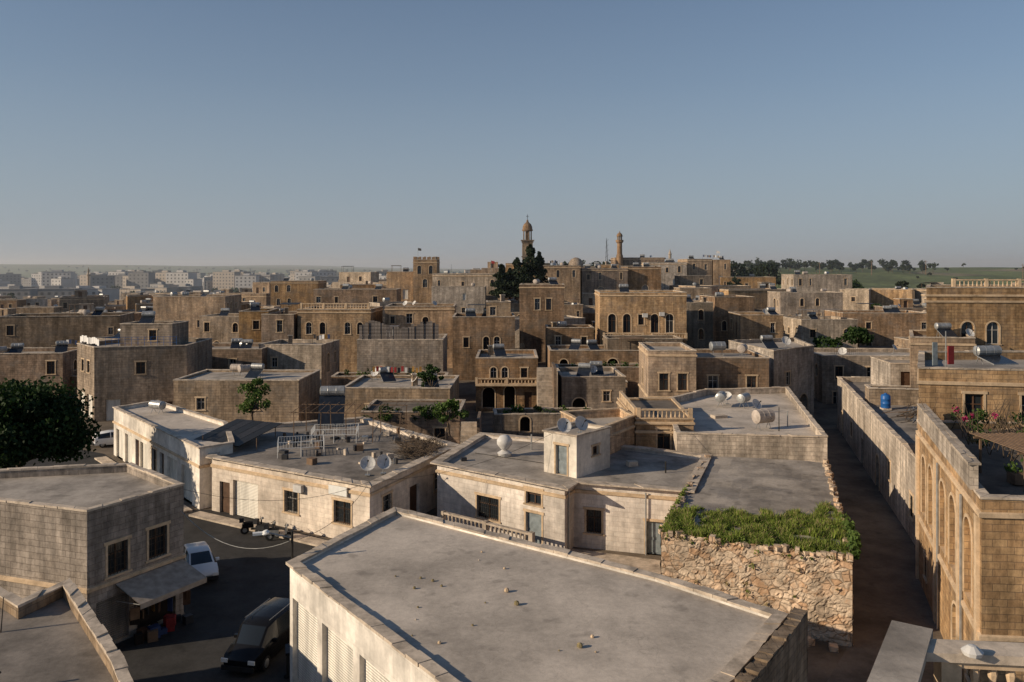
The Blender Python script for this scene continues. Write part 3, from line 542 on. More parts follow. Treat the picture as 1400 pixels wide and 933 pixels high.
# E-roof items
dish(-9.9,55.2,3.8,-1.35,.52,.55,.75); dish(-8.9,55.6,3.8,-1.1,.52,.55,.75)
def bed(x,y,z,w,d,rot):
    mb=MB(); ca,sa=math.cos(rot),math.sin(rot); T=lambda a,b,c:(x+a*ca-b*sa,y+a*sa+b*ca,z+c)
    for a in(-w/2,0,w/2):
        for b in(-d/2,d/2): mb.beam(T(a,b,0),T(a,b,1.15),.035,WMET)
    for h in(.7,1.15):
        for p,q in(((-w/2,-d/2),(w/2,-d/2)),((w/2,-d/2),(w/2,d/2)),((w/2,d/2),(-w/2,d/2)),((-w/2,d/2),(-w/2,-d/2))):
            mb.beam(T(*p,h),T(*q,h),.03,WMET); 
            if h>1:
                for i in range(1,16): k=i/16; a=p[0]+(q[0]-p[0])*k;b=p[1]+(q[1]-p[1])*k; mb.beam(T(a,b,.7),T(a,b,1.15),.014,WMET)
    for i in range(1,12): a=-w/2+w*i/12; mb.beam(T(a,-d/2,.7),T(a,d/2,.7),.014,GALV)
    mb.done('iron_roof_bed')
bed(-16.2,61.8,3.75,3.4,2.2,.25); bed(-14.6,66.5,3.75,3.6,2.2,.1)
mb=MB()
for i in range(5):
    for j in range(2): x,y=-18+i*2.2,66.4+j*4-i*.2; mb.beam((x,y,3.75),(x+R.uniform(-.1,.1),y,6.1),.06,WOOD)
for j in range(2): mb.beam((-18.4,66.4+j*4,6.1),(-9,65.6+j*4,6.15),.06,WOOD)
for i in range(13): x=-18+i*.72; mb.beam((x,65.6,6.2),(x+R.uniform(-.3,.3),71,6.2),.035,WOOD)
mb.done('roof_pergola_frame')
mb=MB()
for i in range(5): mb.box((-24.2+i*.9,66.5-i*.4,4.6),(.92,5.5,.05),TARP if i%2 else IRON,-.35,.14)
for p in((-24.6,64),(-20,63),(-24,69.5),(-20,68)): mb.beam((p[0],p[1],3.7),(p[0],p[1],4.7),.06,WOOD)
mb.done('sheet_metal_canopy')
tank(-16.4,73.6,3.75,.1,True,.45,2.1,2.6,GALV)
mb=MB()
for i in range(700):
    p=Vector((R.uniform(-8.6,-5.8),R.uniform(59.5,64.5),3.8+R.uniform(0,.6))); mb.cyl(p,p+Vector((R.gauss(0,.6),R.gauss(0,.6),R.uniform(.0,.5))),.022,.008,BARK,3,False)
mb.done('brushwood_pile')
mb=MB()
for i in range(46):
    x=R.uniform(-20,-8);y=R.uniform(58,70); w=R.uniform(.1,.5)
    if y<60-(x+22)*.55+1: continue
    mb.box((x,y,3.76),(w,w*R.uniform(.5,1.5),R.uniform(.1,.5)),R.choice([WOOD,CAP,GALV,TARP,TARP]),R.random()*3)
mb.done('roof_clutter')
mb=MB()
for i in range(26):
    t=(R.uniform(-5,6),R.uniform(25.5,36)); r=R.uniform(.03,.07) ; 
    if i<4: r=.11
    if t[1]>37-1.1*max(0,t[0])-.9*abs(t[0]): continue
    mb.lathe((t[0],t[1],5.5+r*.2),[(0,-r*.3),(r,.2*r),(r*.8,r),(0,r*1.4)],R.choice([CAP,TRIM,DRYG]),7)
mb.done('roof_stones')
mb=MB(); mb.cyl((-9.45,34.6,0),(-9.45,34.6,6.7),.07,.05,IRON,8); mb.cyl((-9.45,34.6,6.4),(-10.5,34.3,6.75),.035,.03,GALV,6); mb.lathe((-10.5,34.3,6.72),[(0,-.1),(.13,-.06),(.17,.0),(.1,.1),(0,.12)],WMET,12,(-.3,-.1,1)); mb.box((-10.75,34.25,6.66),(.55,.2,.1),WMET,.3); mb.done('street_lamp')
def cable(p,q,sag,r=.018,name='overhead_cable'):
    mb=MB(); p=Vector(p);q=Vector(q); N=14; L=[p.lerp(q,i/N)-Vector((0,0,sag*4*(i/N)*(1-i/N))) for i in range(N+1)]
    for a,b in zip(L,L[1:]): mb.cyl(a,b,r,r,IRON if r<.015 else GALV,4,False)
    mb.done(name)
cable((-9.5,34.6,6.3),(-17.2,41.8,5.4),1.0,.016); cable((-9.3,35,6.2),(-9.4,52,3.9),.5,.012); cable((3.3,55,7),(-9,52.3,4.2),.8,.012)
cable((12.5,60,6),(4.5,55,7),.5,.012); cable((-9.2,52,4.2),(-17.3,42,6.5),.9,.012)
# vehicles
van=[(-2.15,.35,1.0,1.2,.80,.72,0),(-2.1,.3,1.05,1.78,.88,.74,1),(-1.0,.25,1.05,1.86,.9,.76,0),(-.92,.25,1.05,1.86,.9,.76,1),(.15,.25,1.05,1.85,.9,.75,0),(.23,.25,1.05,1.84,.9,.75,1),(.85,.25,1.04,1.72,.9,.7,2),(1.4,.28,1.02,1.1,.88,.66,0),(2.0,.3,.85,.92,.82,.6,0),(2.2,.35,.7,.74,.7,.5,0)]
mb,T=vehicle('van',-11.55,37.5,-1.8,4.2,1.8,van,BLACK)
for s in(-1,1): mb.beam(T((-1.6,s*.62,1.92)),T((.6,s*.62,1.92)),.02,GALV)
mb.box(T((-2.15,0,1.12)),(.03,1.3,.5),GLASS,-1.8)
mb.done('black_van',True)
car=[(-1.95,.35,.8,.86,.70,.6,0),(-1.88,.28,.92,1.1,.82,.64,0),(-1.6,.25,.93,1.4,.85,.62,1),(-.5,.22,.93,1.49,.86,.62,0),(-.42,.22,.93,1.49,.86,.62,1),(.35,.22,.92,1.43,.86,.6,2),(1.05,.24,.9,.97,.85,.7,0),(1.6,.28,.8,.86,.82,.66,0),(1.9,.33,.66,.72,.74,.56,0),(2.0,.38,.52,.56,.62,.5,0)]
mb,T=vehicle('car',-18.4,47.3,-1.05,3.9,1.7,car,WPAINT,.3); mb.done('white_car',True)
mb,T=vehicle('car',-40.5,82,.6,4,1.7,car,WPAINT,.3); mb.done('white_car',True)
def moto(x,y,rot,col):
    mb=MB(); ca,sa=math.cos(rot),math.sin(rot); T=lambda a,b,c:(x+a*ca-b*sa,y+a*sa+b*ca,c)
    for a in(-.6,.62):
        mb.lathe(T(a,-.05,.28),[(.15,0),(.28,0),(.28,.1),(.15,.1),(.15,0)],TYRE,16,(-sa,ca,0)); mb.lathe(T(a,-.02,.28),[(0,0),(.15,0),(.15,.05),(0,.05)],GALV,10,(-sa,ca,0))
    mb.beam(T(.62,0,.28),T(.42,0,1.0),.05,GALV); mb.beam(T(.42,-.32,1.05),T(.42,.32,1.05),.03,IRON); mb.box(T(.05,0,.3),(.5,.26,.1),col,rot); mb.box(T(-.4,0,.45),(.75,.28,.28),col,rot); mb.box(T(-.35,0,.73),(.7,.26,.1),TYRE,rot); mb.box(T(.47,0,.45),(.1,.34,.5),col,rot); mb.lathe(T(.55,0,.95),[(0,-.05),(.1,0),(.08,.1),(0,.14)],GALV,8); mb.box(T(-.8,0,.85),(.3,.35,.3),TARP,rot)
    mb.done('motor_scooter')
moto(-17.5,54.6,.3,BLACK); moto(-16.4,53.9,-.2,TARP); moto(-15.4,53.2,.1,GALV)
for x,y in((-9.6,35.6),(-9.2,36.7)):
    mb=MB(); mb.box((x,y,.15),(.75,.7,.95),IRON,.3,.05); mb.box((x,y,1.12),(.82,.78,.1),BLACK,.3,.08)
    for a in(-.3,.3): mb.cyl((x+a,y-.35,.1),(x+a,y-.25,.1),.1,.1,TYRE,8)
    mb.done('rubbish_bin')
# ================================================================ TREES NEAR
tree('broadleaf_tree',-37.6,61.5,-.4,9.4,5.0,SLEAF,74,340,.32,.3)  # leaf colour darkened to stand for the shade on this tree
tree('fig_tree',-24.6,76.5,2,5.6,2.0,LLEAF,12,120,.25,.12); tree('young_tree',-8.6,86,3,5,1.5,LEAF,9,90,.25,.1); tree('young_tree',-5.5,71,3.2,3.2,1.4,LLEAF,12,110,.25,.1); tree('fig_tree',55,128,4.6,4.2,2.8,LEAF,14,120,.4,.15)
# ================================================================ MIDGROUND
foot=[]
def reg(x,y,r): foot.append((x,y,r))
for a in((-38,79,9),(-22,66,9),(-14,64,9),(0,60,9),(12,50,9),(20,70,10),(24,88,9),(30,45,9),(50,86,12),(40,74,10),(38,60,9),(44,82,8),(33,98,7)): reg(*a)
def auto(L,z0,z1,k=None,pr=.5):
    o=[];sp=R.uniform(2.4,3.6);n=max(1,int(L/sp)); fl=max(1,int((z1-z0)/3.6)); k=k or R.choice('awwwg'); w=R.uniform(.75,1.05); h=R.uniform(1.3,1.9)
    for f in range(fl):
        zz=z1-2.9-f*3.5+R.uniform(-.2,.2)
        if zz<z0+.3: break
        for i in range(n):
            if R.random()<pr: o.append((L*(i+.5)/n+R.uniform(-.5,.5),zz+R.uniform(-.08,.08),w*R.choice([1,1,1,.7]),h*R.choice([1,1,.75]),k if R.random()<.8 else R.choice('gwa')))
    if R.random()<.6: o.append((L*R.uniform(.2,.8),z0+.01,R.uniform(1.1,2.2),2.6,R.choice('oDsAo')))
    return o
def clutter(poly,zt,n=3):
    c=Vector((sum(p[0] for p in poly)/4,sum(p[1] for p in poly)/4)); dl=.56 if c.y<140 else .4
    for _ in range(n):
        p=c.lerp(Vector(R.choice(poly)),R.uniform(.1,.7)); k=R.random()
        if k<.32: tank(p.x,p.y,zt,R.uniform(-.4,.5),True)
        elif k<dl: dish(p.x,p.y,zt,R.uniform(-2.6,-.6),R.uniform(.4,.6),.6,.8)
        elif k<.66: tank(p.x,p.y,zt,R.uniform(0,3),False,.42,1.3,.5,R.choice([RUSTW,GALV]))
        elif k<.7: 
            mb=MB()
            for i in range(2):
                mb.beam((p.x+i*3,p.y,zt),(p.x+i*3,p.y,zt+1.8),.04,IRON)
            mb.beam((p.x,p.y,zt+1.75),(p.x+3,p.y,zt+1.75),.01,IRON)
            for i in range(6): mb.box((p.x+.3+i*.4,p.y,zt+1.0+R.uniform(0,.3)),(.32,.03,.6),R.choice([WHITE,TARP,NAVY,OCH,DISH]),R.uniform(-.2,.2))
            mb.done('hanging_laundry')
        elif k<.8:
            mb=MB(); w,d=R.uniform(2,3.5),R.uniform(1.5,2.5)
            for a in(-w/2,w/2):
                for b in(-d/2,d/2): mb.beam((p.x+a,p.y+b,zt),(p.x+a,p.y+b,zt+2.1),.06,WOOD)
            mb.box((p.x,p.y,zt+2.1),(w+.3,d+.3,.05),R.choice([CORR,TARP,WOOD]),0,R.uniform(-.1,.1)); mb.done('roof_canopy')
        elif k<.87:
            mb=MB(); w=R.uniform(2.5,4.5); n_b=int(w/.25)
            for z in(.35,.95): mb.beam((p.x-w/2,p.y,zt+z),(p.x+w/2,p.y,zt+z),.025,IRON)
            for i in range(n_b+1): mb.beam((p.x-w/2+w*i/n_b,p.y,zt),(p.x-w/2+w*i/n_b,p.y,zt+.95),.015,IRON)
            mb.done('roof_railing')
        elif k<.94:
            mb=MB(); mb.box((p.x,p.y,zt),(.6,.6,1.2),GREY,.3); mb.box((p.x,p.y,zt+1.2),(.75,.75,.12),CAP,.3); mb.done('chimney')
        else:
            mb=MB(); mb.cyl((p.x,p.y,zt),(p.x,p.y,zt+R.uniform(2,4)),.03,.02,IRON,5)
            for q in range(4): mb.beam((p.x-.4+q*.05,p.y,zt+1.6+q*.15),(p.x+.4-q*.05,p.y,zt+1.6+q*.15),.012,GALV)
            mb.done('tv_antenna')
def B(name,x0,x1,y,dep,zt,rot=0,mat=GOLD,ops=None,kind=None,corn=False,cl=1,par=.45,roof=ROOF,zb=None,fr=None):
    p=rect(x0,x1,y,dep,rot); zb=(gz((x0+x1)/2,y)-1.5) if zb is None else zb; w=x1-x0
    o=ops or {0:auto(w,max(zb,zt-7.2),zt,kind),1:auto(dep,max(zb,zt-4),zt,kind),3:auto(dep,max(zb,zt-4),zt,kind)}
    house(name,p,zb,zt-par,par,.25,mat,roof,o,CAP,[zt-par-.1] if corn else None,0 if y>150 else .02); reg((x0+x1)/2,y+dep/2,max(w,dep)*.5+2.5); clutter(p,zt-par,cl+(1 if cl else 0)); return p
def stair(x,y,z0,z1,dirx,m=CAP):
    mb=MB(); n=max(3,int((z1-z0)/.2))
    for i in range(n): mb.box((x+dirx*i*.3,y,z0-1),(.31,1.1,1+(i+1)*.2),m)
    mb.done('outdoor_stair')
B('carved_window_mansion',13.9,27.3,125,12,14.2,-.04,GOLD,{0:[(1.9,8,1.2,2.9,'a'),(4.2,8,1.2,2.9,'a'),(8.5,8,1.2,2.9,'a'),(10.8,8,1.2,2.9,'a'),(6.4,9.2,.9,1.6,'w'),(6.2,4.2,2.4,2.6,'o')],3:[(3,8,1.1,2.6,'a'),(7,8,1.1,2.6,'a')]},None,True)
mb=MB(); balus(mb,(14.2,124.3),(20.2,124.1),7.2,.8,TRIM,.4); balus(mb,(21.6,124.0),(26.8,123.8),7.2,.8,TRIM,.4); mb.box((17.2,124.6,6.9),(6.4,1,.3),TRIM); mb.box((24.2,124.4,6.9),(5.6,1,.3),TRIM); mb.box((20.6,124.6,10.4),(.8,.4,.6),DISH); mb.box((23.2,124.6,10.6),(.8,.4,.6),DISH); mb.done('stone_balcony')
B('stone_house',1.5,9.0,135,10,15.2,-.05,BROWN,{0:[(3.0,11,.9,1.9,'w'),(4.9,11,.9,1.9,'w')],3:[(4,11,1,1.8,'a')]},None,True)
B('stone_house',6,17,200,12,18.6,0,GOLD,None,'a',True,2); B('stone_house',17.4,29,203,12,17.9,.04,BROWN,None,'w',True,3)
B('stone_house',29.5,38,205,12,18.3,0,BROWN,None,'a',True,2)
B('stone_house',-9,.3,120,10,10.7,.03,BROWN,{0:[(2,6.2,.8,1.5,'w'),(5.0,5.8,.9,2,'a'),(6.6,5.8,.9,2,'a')]},None,False,2)
B('roof_room',-4,-.3,123,5,12.8,.03,GREY,{0:[(1,10.8,.9,1.3,'w')]},None,False,1,.2,ROOF,10.2)
B('stone_house',-20.3,-9.1,105,9,8.6,.02,GREY,{0:[(3,3.5,1,1.6,'w'),(8.5,2,1.6,2.6,'o')]},None,False,2)
mb=MB()
for i in range(26): 
    x=-19.8+i*.4; mb.box((x,105.3+R.uniform(-.08,.08),8.6+R.uniform(-.2,.1)),(.38,.05,2.0+.4*math.sin(i*.35)+R.uniform(-.15,.15)),CORR,R.uniform(-.12,.12))
mb.done('corrugated_metal_fence')
B('stone_house',-20.7,-9.5,130,10,11.8,.04,GOLD,None,'w',True,2)
B('stone_house',-44.5,-39.9,130,9,11,.1,GOLD,None,'w'); B('stone_house',-39.6,-34.3,128,9,10.6,-.08,BROWN,None,'w'); 
p=B('balustraded_house',-34,-22.3,128,10,11.4,-.03,GOLD,{0:[(x,7.5,.9,1.9,'a') for x in(1.8,4,8,10)]},'w',True,0)
mb=MB(); balus(mb,(-33.6,128.4),(-22.8,128.1),11.5,.9,TRIM,.45); mb.done('roof_balustrade')
B('terrace_house',-35,-26,112,8,7.3,-.1,PALE,None,'w')
house('laundry_roof_house',[(-53.5,99),(-48.8,94),(-39,96.5),(-39.5,106),(-50,108)],0,8.3,.4,.25,GREY,ROOF,{0:[(2.4,5.6,1,1.4,'w'),(4.7,5.6,1,1.4,'w'),(2,.02,2.2,3,'s'),(5,.02,2.2,3,'s')],1:[(2,.1,1.6,2.5,'s'),(8,.1,1,2,'D'),(5,5.5,1,1.4,'w')]},CAP,None); reg(-46,101,9)
B('roof_room',-48.2,-41.8,99,5,11.1,0,GREY,{0:[(4,9.1,.9,1.3,'w')]},None,False,1,.2,ROOF,8.2)
mb=MB(); mb.beam((-53,98.8,9.7),(-48.4,94.3,9.7),.012,IRON)
for i in range(11): 
    p=Vector((-52.8+i*.42,98.6-i*.41,8.95+R.uniform(-.1,.15))); mb.box(p,(.42,.04,.75),WHITE,-.78+R.uniform(-.2,.2))
mb.done('hanging_laundry')
mb=MB()
for i in range(12): mb.beam((-48+i*.7,95.0+i*.15,8.7),(-48+i*.7,95+i*.15,9.8),.03,BLUE)
for z in(9.1,9.5,9.8): mb.beam((-48,95,z),(-40.3,96.7,z),.03,BLUE)
mb.done('blue_roof_railing')
B('low_stone_house',-37,-23.2,88,9,5.7,-.02,GREY,{0:[(3,2.5,.9,1.3,'w'),(9,2.5,.9,1.3,'w')]},'w',False,3,.2,ROOF)
B('stone_house',-45.5,-34.2,110,9,6.9,0,BROWN,None,'w',False,2)
B('flat_roof_house',-17.8,-6.4,85,10,5.3,-.03,GREY,{0:[(3,2.3,.9,1.3,'g'),(8.6,.8,1.1,2,'D')]},'w',False,4,.25,ROOF)
mb=MB()
for i in range(2): mb.beam((-16+i*6,92,5.1),(-16+i*6,92,6.8),.04,IRON)
mb.beam((-16,92,6.7),(-10,92,6.7),.012,IRON)
for i in range(14):
    if R.random()<.8: mb.box((-15.8+i*.41,92,6.0+R.uniform(0,.2)),(.28,.03,.6),R.choice([RED,DISH,NAVY,OCH,TARP]),R.uniform(-.3,.3))
mb.done('hanging_laundry')
B('planted_terrace',-14.3,-4.9,76.5,7,4.3,-.02,BROWN,{0:[(7.5,1.2,1,1.6,'w')]},None,False,0,.15,PAVE)
mb=MB()
for i in range(60):
    x=R.choice([R.uniform(-14.2,-5),R.uniform(-9.5,-6),R.gauss(-12,.6)]); mb.clump((x,76.3+R.uniform(-.1,1),4.3+R.uniform(-.6,.45)),R.uniform(.15,.5),40,.2,R.choice([LLEAF,LEAF]))
mb.done('climbing_vine')
mb=MB()
for i in range(10): mb.box((-4,73+i*.32,0),(1.6,.33,.35+i*.35),CAP)
mb.box((-3.05,74.5,0),(.25,4,4.4),BROWN); mb.done('stone_stair')
B('arcade_house',-4.5,3.2,100,10,6.8,0,BROWN,{0:[(1.6,.6,1.5,2.6,'o'),(4.2,.6,1.3,2.8,'o'),(6.5,.6,.9,2,'D'),(2.2,4.2,.8,1.5,'a'),(3.6,4.2,.8,1.5,'a'),(6,4.4,.8,1.2,'w')]},None,False,2)
mb=MB(); balus(mb,(-4.4,99.6),(3.1,99.6),3.7,.7,TRIM,.4); mb.box((-.6,99.4,3.5),(7.8,1,.18),TRIM); mb.done('stone_balcony')
mb=MB()
for i in range(16): mb.box((3.9,92+i*.35,0),(1.8,.36,.3+i*.38),CAP)
mb.box((4.95,94.8,0),(.3,6,6.6),BROWN); mb.done('stone_stair')
B('arched_wall_house',5.4,20,115,8,6.2,0,BROWN,{0:[(2,3,1.2,2,'o'),(4.5,3,.8,1.4,'w'),(9,2.5,1.6,2.6,'o'),(12,3,.8,1.4,'w')]},None,False,2); B('stone_house',5.4,12.6,124,6,8.8,0,BROWN)
B('arched_wall_house',14,25,118,6,7.6,0,GREY,{0:[(6,4.2,2.6,3,'o')]},None,False,0)
B('stone_house',5.6,13,93,9,5.4,.03,GREY,{0:[(2,.6,1.5,2.4,'o'),(5.2,2.6,.8,1.2,'w')]},None,False,2)
for x0,x1,y0,zt in((6,22,108.5,4.6),(7,15,104.5,3.2),(-22,-8,98,4.8),(-2,9,87,2.2)):
    house('terrace_wall',rect(x0,x1,y0,3.6,R.uniform(-.06,.06)),0,zt-.4,.4,.3,R.choice([BROWN,GREY]),PAVE,{0:[((x1-x0)*.3,.3,1.1,1.7,'o')]},CAP,None,.03)
    mb=MB()
    for i in range(14): mb.clump((R.uniform(x0+.6,x1-.6),y0+R.uniform(.8,3),zt-.2+R.uniform(-.1,.5)),R.uniform(.25,.7),45,.25,R.choice([LLEAF,LEAF,LEAF]))
    mb.done('garden_shrubs')
B('stone_house',30,35,140,9,12,0,PALE,None,'a'); B('stone_house',37.5,45,150,10,12.6,.05,BROWN); B('stone_house',37.2,44,130,9,10.4,-.05,GOLD)
B('stone_house',40.5,56,104,10,6.6,-.05,GREY,None,'w',False,3); B('stone_house',58,70,112,10,7.5,.03,GOLD,None,None,False,3); B('stone_house',50,60,140,10,9,.05,PALE,None,None,False,2); B('stone_house',62,78,150,10,9.6,-.04,BROWN,None,None,False,3)
B('long_pale_house',77,93,220,10,16.2,0,PALE,None,'w',False,2); B('stone_house',60,76,232,10,15.4,.03,GOLD,None,'a')
B('monastery_building',39,50,230,12,19.6,0,PALE,None,'a',True,2); B('monastery_building',50.4,57.5,232,12,20.6,.03,GOLD,None,'a',True,1); B('stone_house',58,63,232,8,20.4,0,GOLD)
def cren(name,x0,x1,y,dep,zt):
    def ex(mb):
        n=int((x1-x0)/1.1)
        for i in range(n): 
            for yy in(y+.15,y+dep-.15): mb.box((x0+(i+.5)*(x1-x0)/n,yy,zt+.11),(.55,.3,.7),GOLD)
        for i in range(int(dep/1.1)):
            for xx in(x0+.15,x1-.15): mb.box((xx,y+.6+i*1.1,zt+.11),(.3,.55,.7),GOLD)
    house(name,rect(x0,x1,y,dep),8,zt-.4,.4,.3,GOLD,ROOF,{0:[(1.6,16.5,1,2.2,'a'),((x1-x0)-1.6,16.5,1,2.2,'a'),((x1-x0)/2,13,1.2,2.2,'a')],3:[(3,16.5,1,2.2,'a')]},CAP,[zt-.8],0,extra=ex); reg((x0+x1)/2,y+3,6)
cren('crenellated_tower_house',-25.8,-19.6,210,8,20.2)
B('stone_house',-33,-26.1,212,9,17,0,GOLD,None,'a'); B('pale_long_house',-18.8,-3.5,190,10,16.6,0,PALE,None,'a',True,2); B('stone_house',-18,-6,180,8,13.8,0,PALE,None,'s')
B('stone_house',-44.5,-26,180,10,13.2,.03,BROWN,None,'w',False,3); B('stone_house',-76,-61,170,12,12,.05,GOLD,None,'w',False,3); B('stone_house',-66,-53,220,10,14.4,0,GOLD,None,'a',True,2); B('stone_house',-82,-64,128,9,10.3,.2,GREY,None,'w',False,3); B('stone_house',-72,-61,108,8,6.5,.1,BROWN,None,'w',False,3)
B('stone_house',-58,-50,150,9,9,-.1,GREY); B('stone_house',60,74,180,9,12.5,0,GREY)
def tower():
    mb=MB(); x,y=4.8,250
    wall_=rect(x-1.6,x+1.6,y-1.6,3.2)
    for e in range(4): wall(mb,wall_[e],wall_[(e+1)%4],8,26.4,[(1.6,22.3,.9,2.6,'o'),(1.6,17.5,.8,1.8,'o')],GREY)
    for z,w in((21.4,3.7),(25.9,3.6),(26.4,4.1)): mb.box((x,y,z),(w,w,.35),GREY)
    mb.face([(x-1.6,y-1.6,26.4),(x+1.6,y-1.6,26.4),(x+1.6,y+1.6,26.4),(x-1.6,y+1.6,26.4)],GOLD)
    for i in range(8): t=2*pi*(i+.5)/8; mb.cyl((x+1.25*math.cos(t),y+1.25*math.sin(t),26.7),(x+1.25*math.cos(t),y+1.25*math.sin(t),29.6),.2,.18,GREY,8)
    mb.lathe((x,y,0),[(.35,26.7),(.35,29.6)],BROWN,8); mb.lathe((x,y,0),[(0,29.5),(1.55,29.5),(1.75,29.9),(1.55,30.1),(1.45,30.9),(1.1,31.7),(.5,32.2),(.3,32.5),(.35,32.8),(.1,33.1),(0,33.2)],BROWN,16)
    mb.box((x,y,33.1),(.14,.14,1.6),IRON); mb.box((x,y,34.05),(.8,.12,.14),IRON); mb.done('church_bell_tower')
tower(); B('stone_church',-2,12,251.8,10,19.5,0,GOLD,None,'a',True)
mb=MB(); x,y=34.7,259.5
mb.lathe((x,y,0),[(1.1,10),(1.1,22),(.85,22.6),(.8,26),(1.25,26.5),(1.25,27.1),(1.1,27.1),(.6,27.1)],BROWN,12)
for i in range(8): t=2*pi*i/8; mb.cyl((x+.7*math.cos(t),y+.7*math.sin(t),27),(x+.7*math.cos(t),y+.7*math.sin(t),28.3),.12,.12,GREY,6)
mb.lathe((x,y,0),[(.95,28.2),(1.0,28.5),(.7,29.1),(.2,29.5),(0,30.2)],BROWN,12); mb.done('minaret'); B('monastery_building',33.5,49.5,261,12,21.4,0,BROWN,None,'a',True,1)
def minaret(x,y,z,h,r=.9,m=PALE):
    mb=MB(); mb.lathe((x,y,z),[(r*1.3,0),(r*1.2,h*.2),(r,h*.25),(r,h*.7),(r*1.6,h*.73),(r*1.6,h*.77),(r*.8,h*.77),(r*.8,h*.86),(r*.95,h*.87),(0,h)],m,12); mb.done('minaret')
minaret(53,270,10,14.5,.6); minaret(-300,570,-4,23,.7,GREY)
mb=MB(); mb.lathe((17,214,18.4),[(2,0),(2,.6),(1.85,1.2),(1.3,2),(.5,2.4),(0,2.5)],GREY,16); mb.done('stone_dome',True)
mb=MB()
for q in((0,0),(1,0),(0,1),(1,1)): mb.beam((31+q[0]*1.2,268+q[1]*1.2,12),(31.6,268.6,28),.1,IRON)
for i in range(9): z=13+i*1.7; mb.beam((31,268,z),(32.2,268,z+1),.06,IRON)
mb.done('lattice_mast')
for x,y,z,c in((-25,214,20.5,TARP),(-5.2,200,17,RED),(60,236,20.2,DISH)):
    mb=MB(); mb.cyl((x,y,z),(x,y,z+3),.05,.04,GALV,5); mb.face([(x,y,z+2.9),(x+.9,y-.2,z+2.7),(x+.9,y-.2,z+2.1),(x,y,z+2.2)],c); mb.done('flag')
mb=MB(); 
for x,y,h,r in((4.2,182,12.4,4.0),(1.2,181,9.5,3.6),(-2.3,180,8.2,3.4),(6.2,184,10.5,3.2),(-.5,183,7,3.4),(2.8,180,8,3.6)): conifer(mb,x,y,gz(x,y)+5.4,h,r,1700,.65)
mb.done('pine_tree_group')
# ---- filler houses of the old town
y=101
cnt=0
while y<330:
    x=-.72*y-6+R.uniform(0,8)
    while x<.72*y+8:
        kind=R.random(); w=R.uniform(5.5,11) if kind<.5 else R.uniform(12,21); d=R.uniform(7,12); cx,cy=x+w/2,y+R.uniform(-3,4)+d/2
        ok=all((cx-a)**2+(cy-b)**2>(r+w*.36)**2 for a,b,r in foot)
        if cx>62 and cy>232: ok=False
        if abs(cx-(36.8+(cy-91)*.27))<5 and cy<118: ok=False
        if ok and R.random()<.94:
            g=gz(cx,cy); h=R.choice([3.0,3.8,4.8,5.8,7.4]) if y>125 else R.uniform(2.8,4.8)
            if kind>=.5: h=min(h,4.4)
            if R.random()<.12 and y>150: h+=2.5
            zt=min(g+h,18.8)
            if cx>.28*y: zt=min(zt,18-.027*y)
            rot=.95*noise.noise(Vector((cx/45,cy/45,2)))+R.gauss(0,.07); p=rect(cx-w/2,cx+w/2,cy-d/2,d,rot); m=R.choice([GOLD,GOLD,BROWN,BROWN,GREY,GREY,PALE])
            far=y>190; pr=R.choice([.15,.35,.55])
            o={0:auto(w,max(g,zt-7),zt,None,pr),3:auto(d,max(g,zt-4),zt,None,.4) if not far else [],1:auto(d,max(g,zt-4),zt,None,.3) if not far else []}
            pa=R.choice([.15,.3,.5,.9])
            house('stone_house',p,g-2,zt-pa,pa,.25,m,R.choice([ROOF,ROOFB,ROOFD]),o,CAP,[zt-pa-.1] if R.random()<.3 else None,.03 if y<150 else 0); clutter(p,zt-pa,R.choice([2,3,4,4]) if not far else R.choice([0,1,2])); cnt+=1
            if kind>.5 and R.random()<.65 and zt<17 and cx<.28*y:
                s=R.choice([-1,1]); uw=w*R.uniform(.35,.55); q=rect(cx+s*(w-uw)*.4-uw/2,cx+s*(w-uw)*.4+uw/2,cy-d*.15,d*.5,rot); z1=min(zt+R.uniform(2.6,3.4),18.9); house('upper_storey_house',q,zt-pa,z1-.3,.3,.22,R.choice([m,GOLD,PALE]),ROOF,{0:[(uw*.3,zt-.2,.9,1.9,'D'),(uw*.68,zt+.4,.9,1.4,'w')],3:[(d*.25,zt+.4,.8,1.3,'w')]},CAP,None,0); clutter(q,z1-.3,R.choice([0,1,1]))
                if y<175: 
                    mb=MB(); balus(mb,p[0],p[1],zt+.1,.75,TRIM,.5); mb.done('roof_balustrade')
            elif R.random()<.25:
                c=Vector(p[0]).lerp(Vector(p[2]),R.uniform(.3,.7)); house('roof_room',rect(c.x-1.5,c.x+1.5,c.y-1.3,2.6,rot),zt-.4,zt+1.7,.12,.2,R.choice([GREY,PALE,m]),ROOF,{0:[(1.4,zt-.3,.9,1.8,'D')]},CAP,None,0)
            if y<170 and R.random()<.45: stair(p[0][0]+1,p[0][1]-.9,g,zt-pa,1)
            if y<190 and R.random()<.45:
                fw=w*R.uniform(.5,1); q=rect(cx-w/2,cx-w/2+fw,cy-d/2-4.2,3.6,rot); zz=g+R.uniform(1.2,2.6); house('terrace_wall',q,g-2,zz-.5,.5,.25,R.choice([GREY,BROWN,m]),PAVE,{0:[(fw*.4,g+.01,1.1,1.5,'o')] if zz>g+1.9 else []},CAP,None,.02)
        x+=w+R.uniform(.8,4)
    y+=R.uniform(12,15)
print('filler',cnt)
def treemass(name,pts,m,hr,per,ls):
    mb=MB()
    for x,y in pts:
        z=gz(x,y); h=R.uniform(*hr); mb.cyl((x,y,z),(x,y,z+h*.5),.2,.1,BARK,5)
        for k in range(5): mb.clump((x+R.gauss(0,h*.2),y+R.gauss(0,h*.2),z+h*R.uniform(.45,.85)),h*R.uniform(.18,.3),per,ls,m,.85)
    mb.done(name)
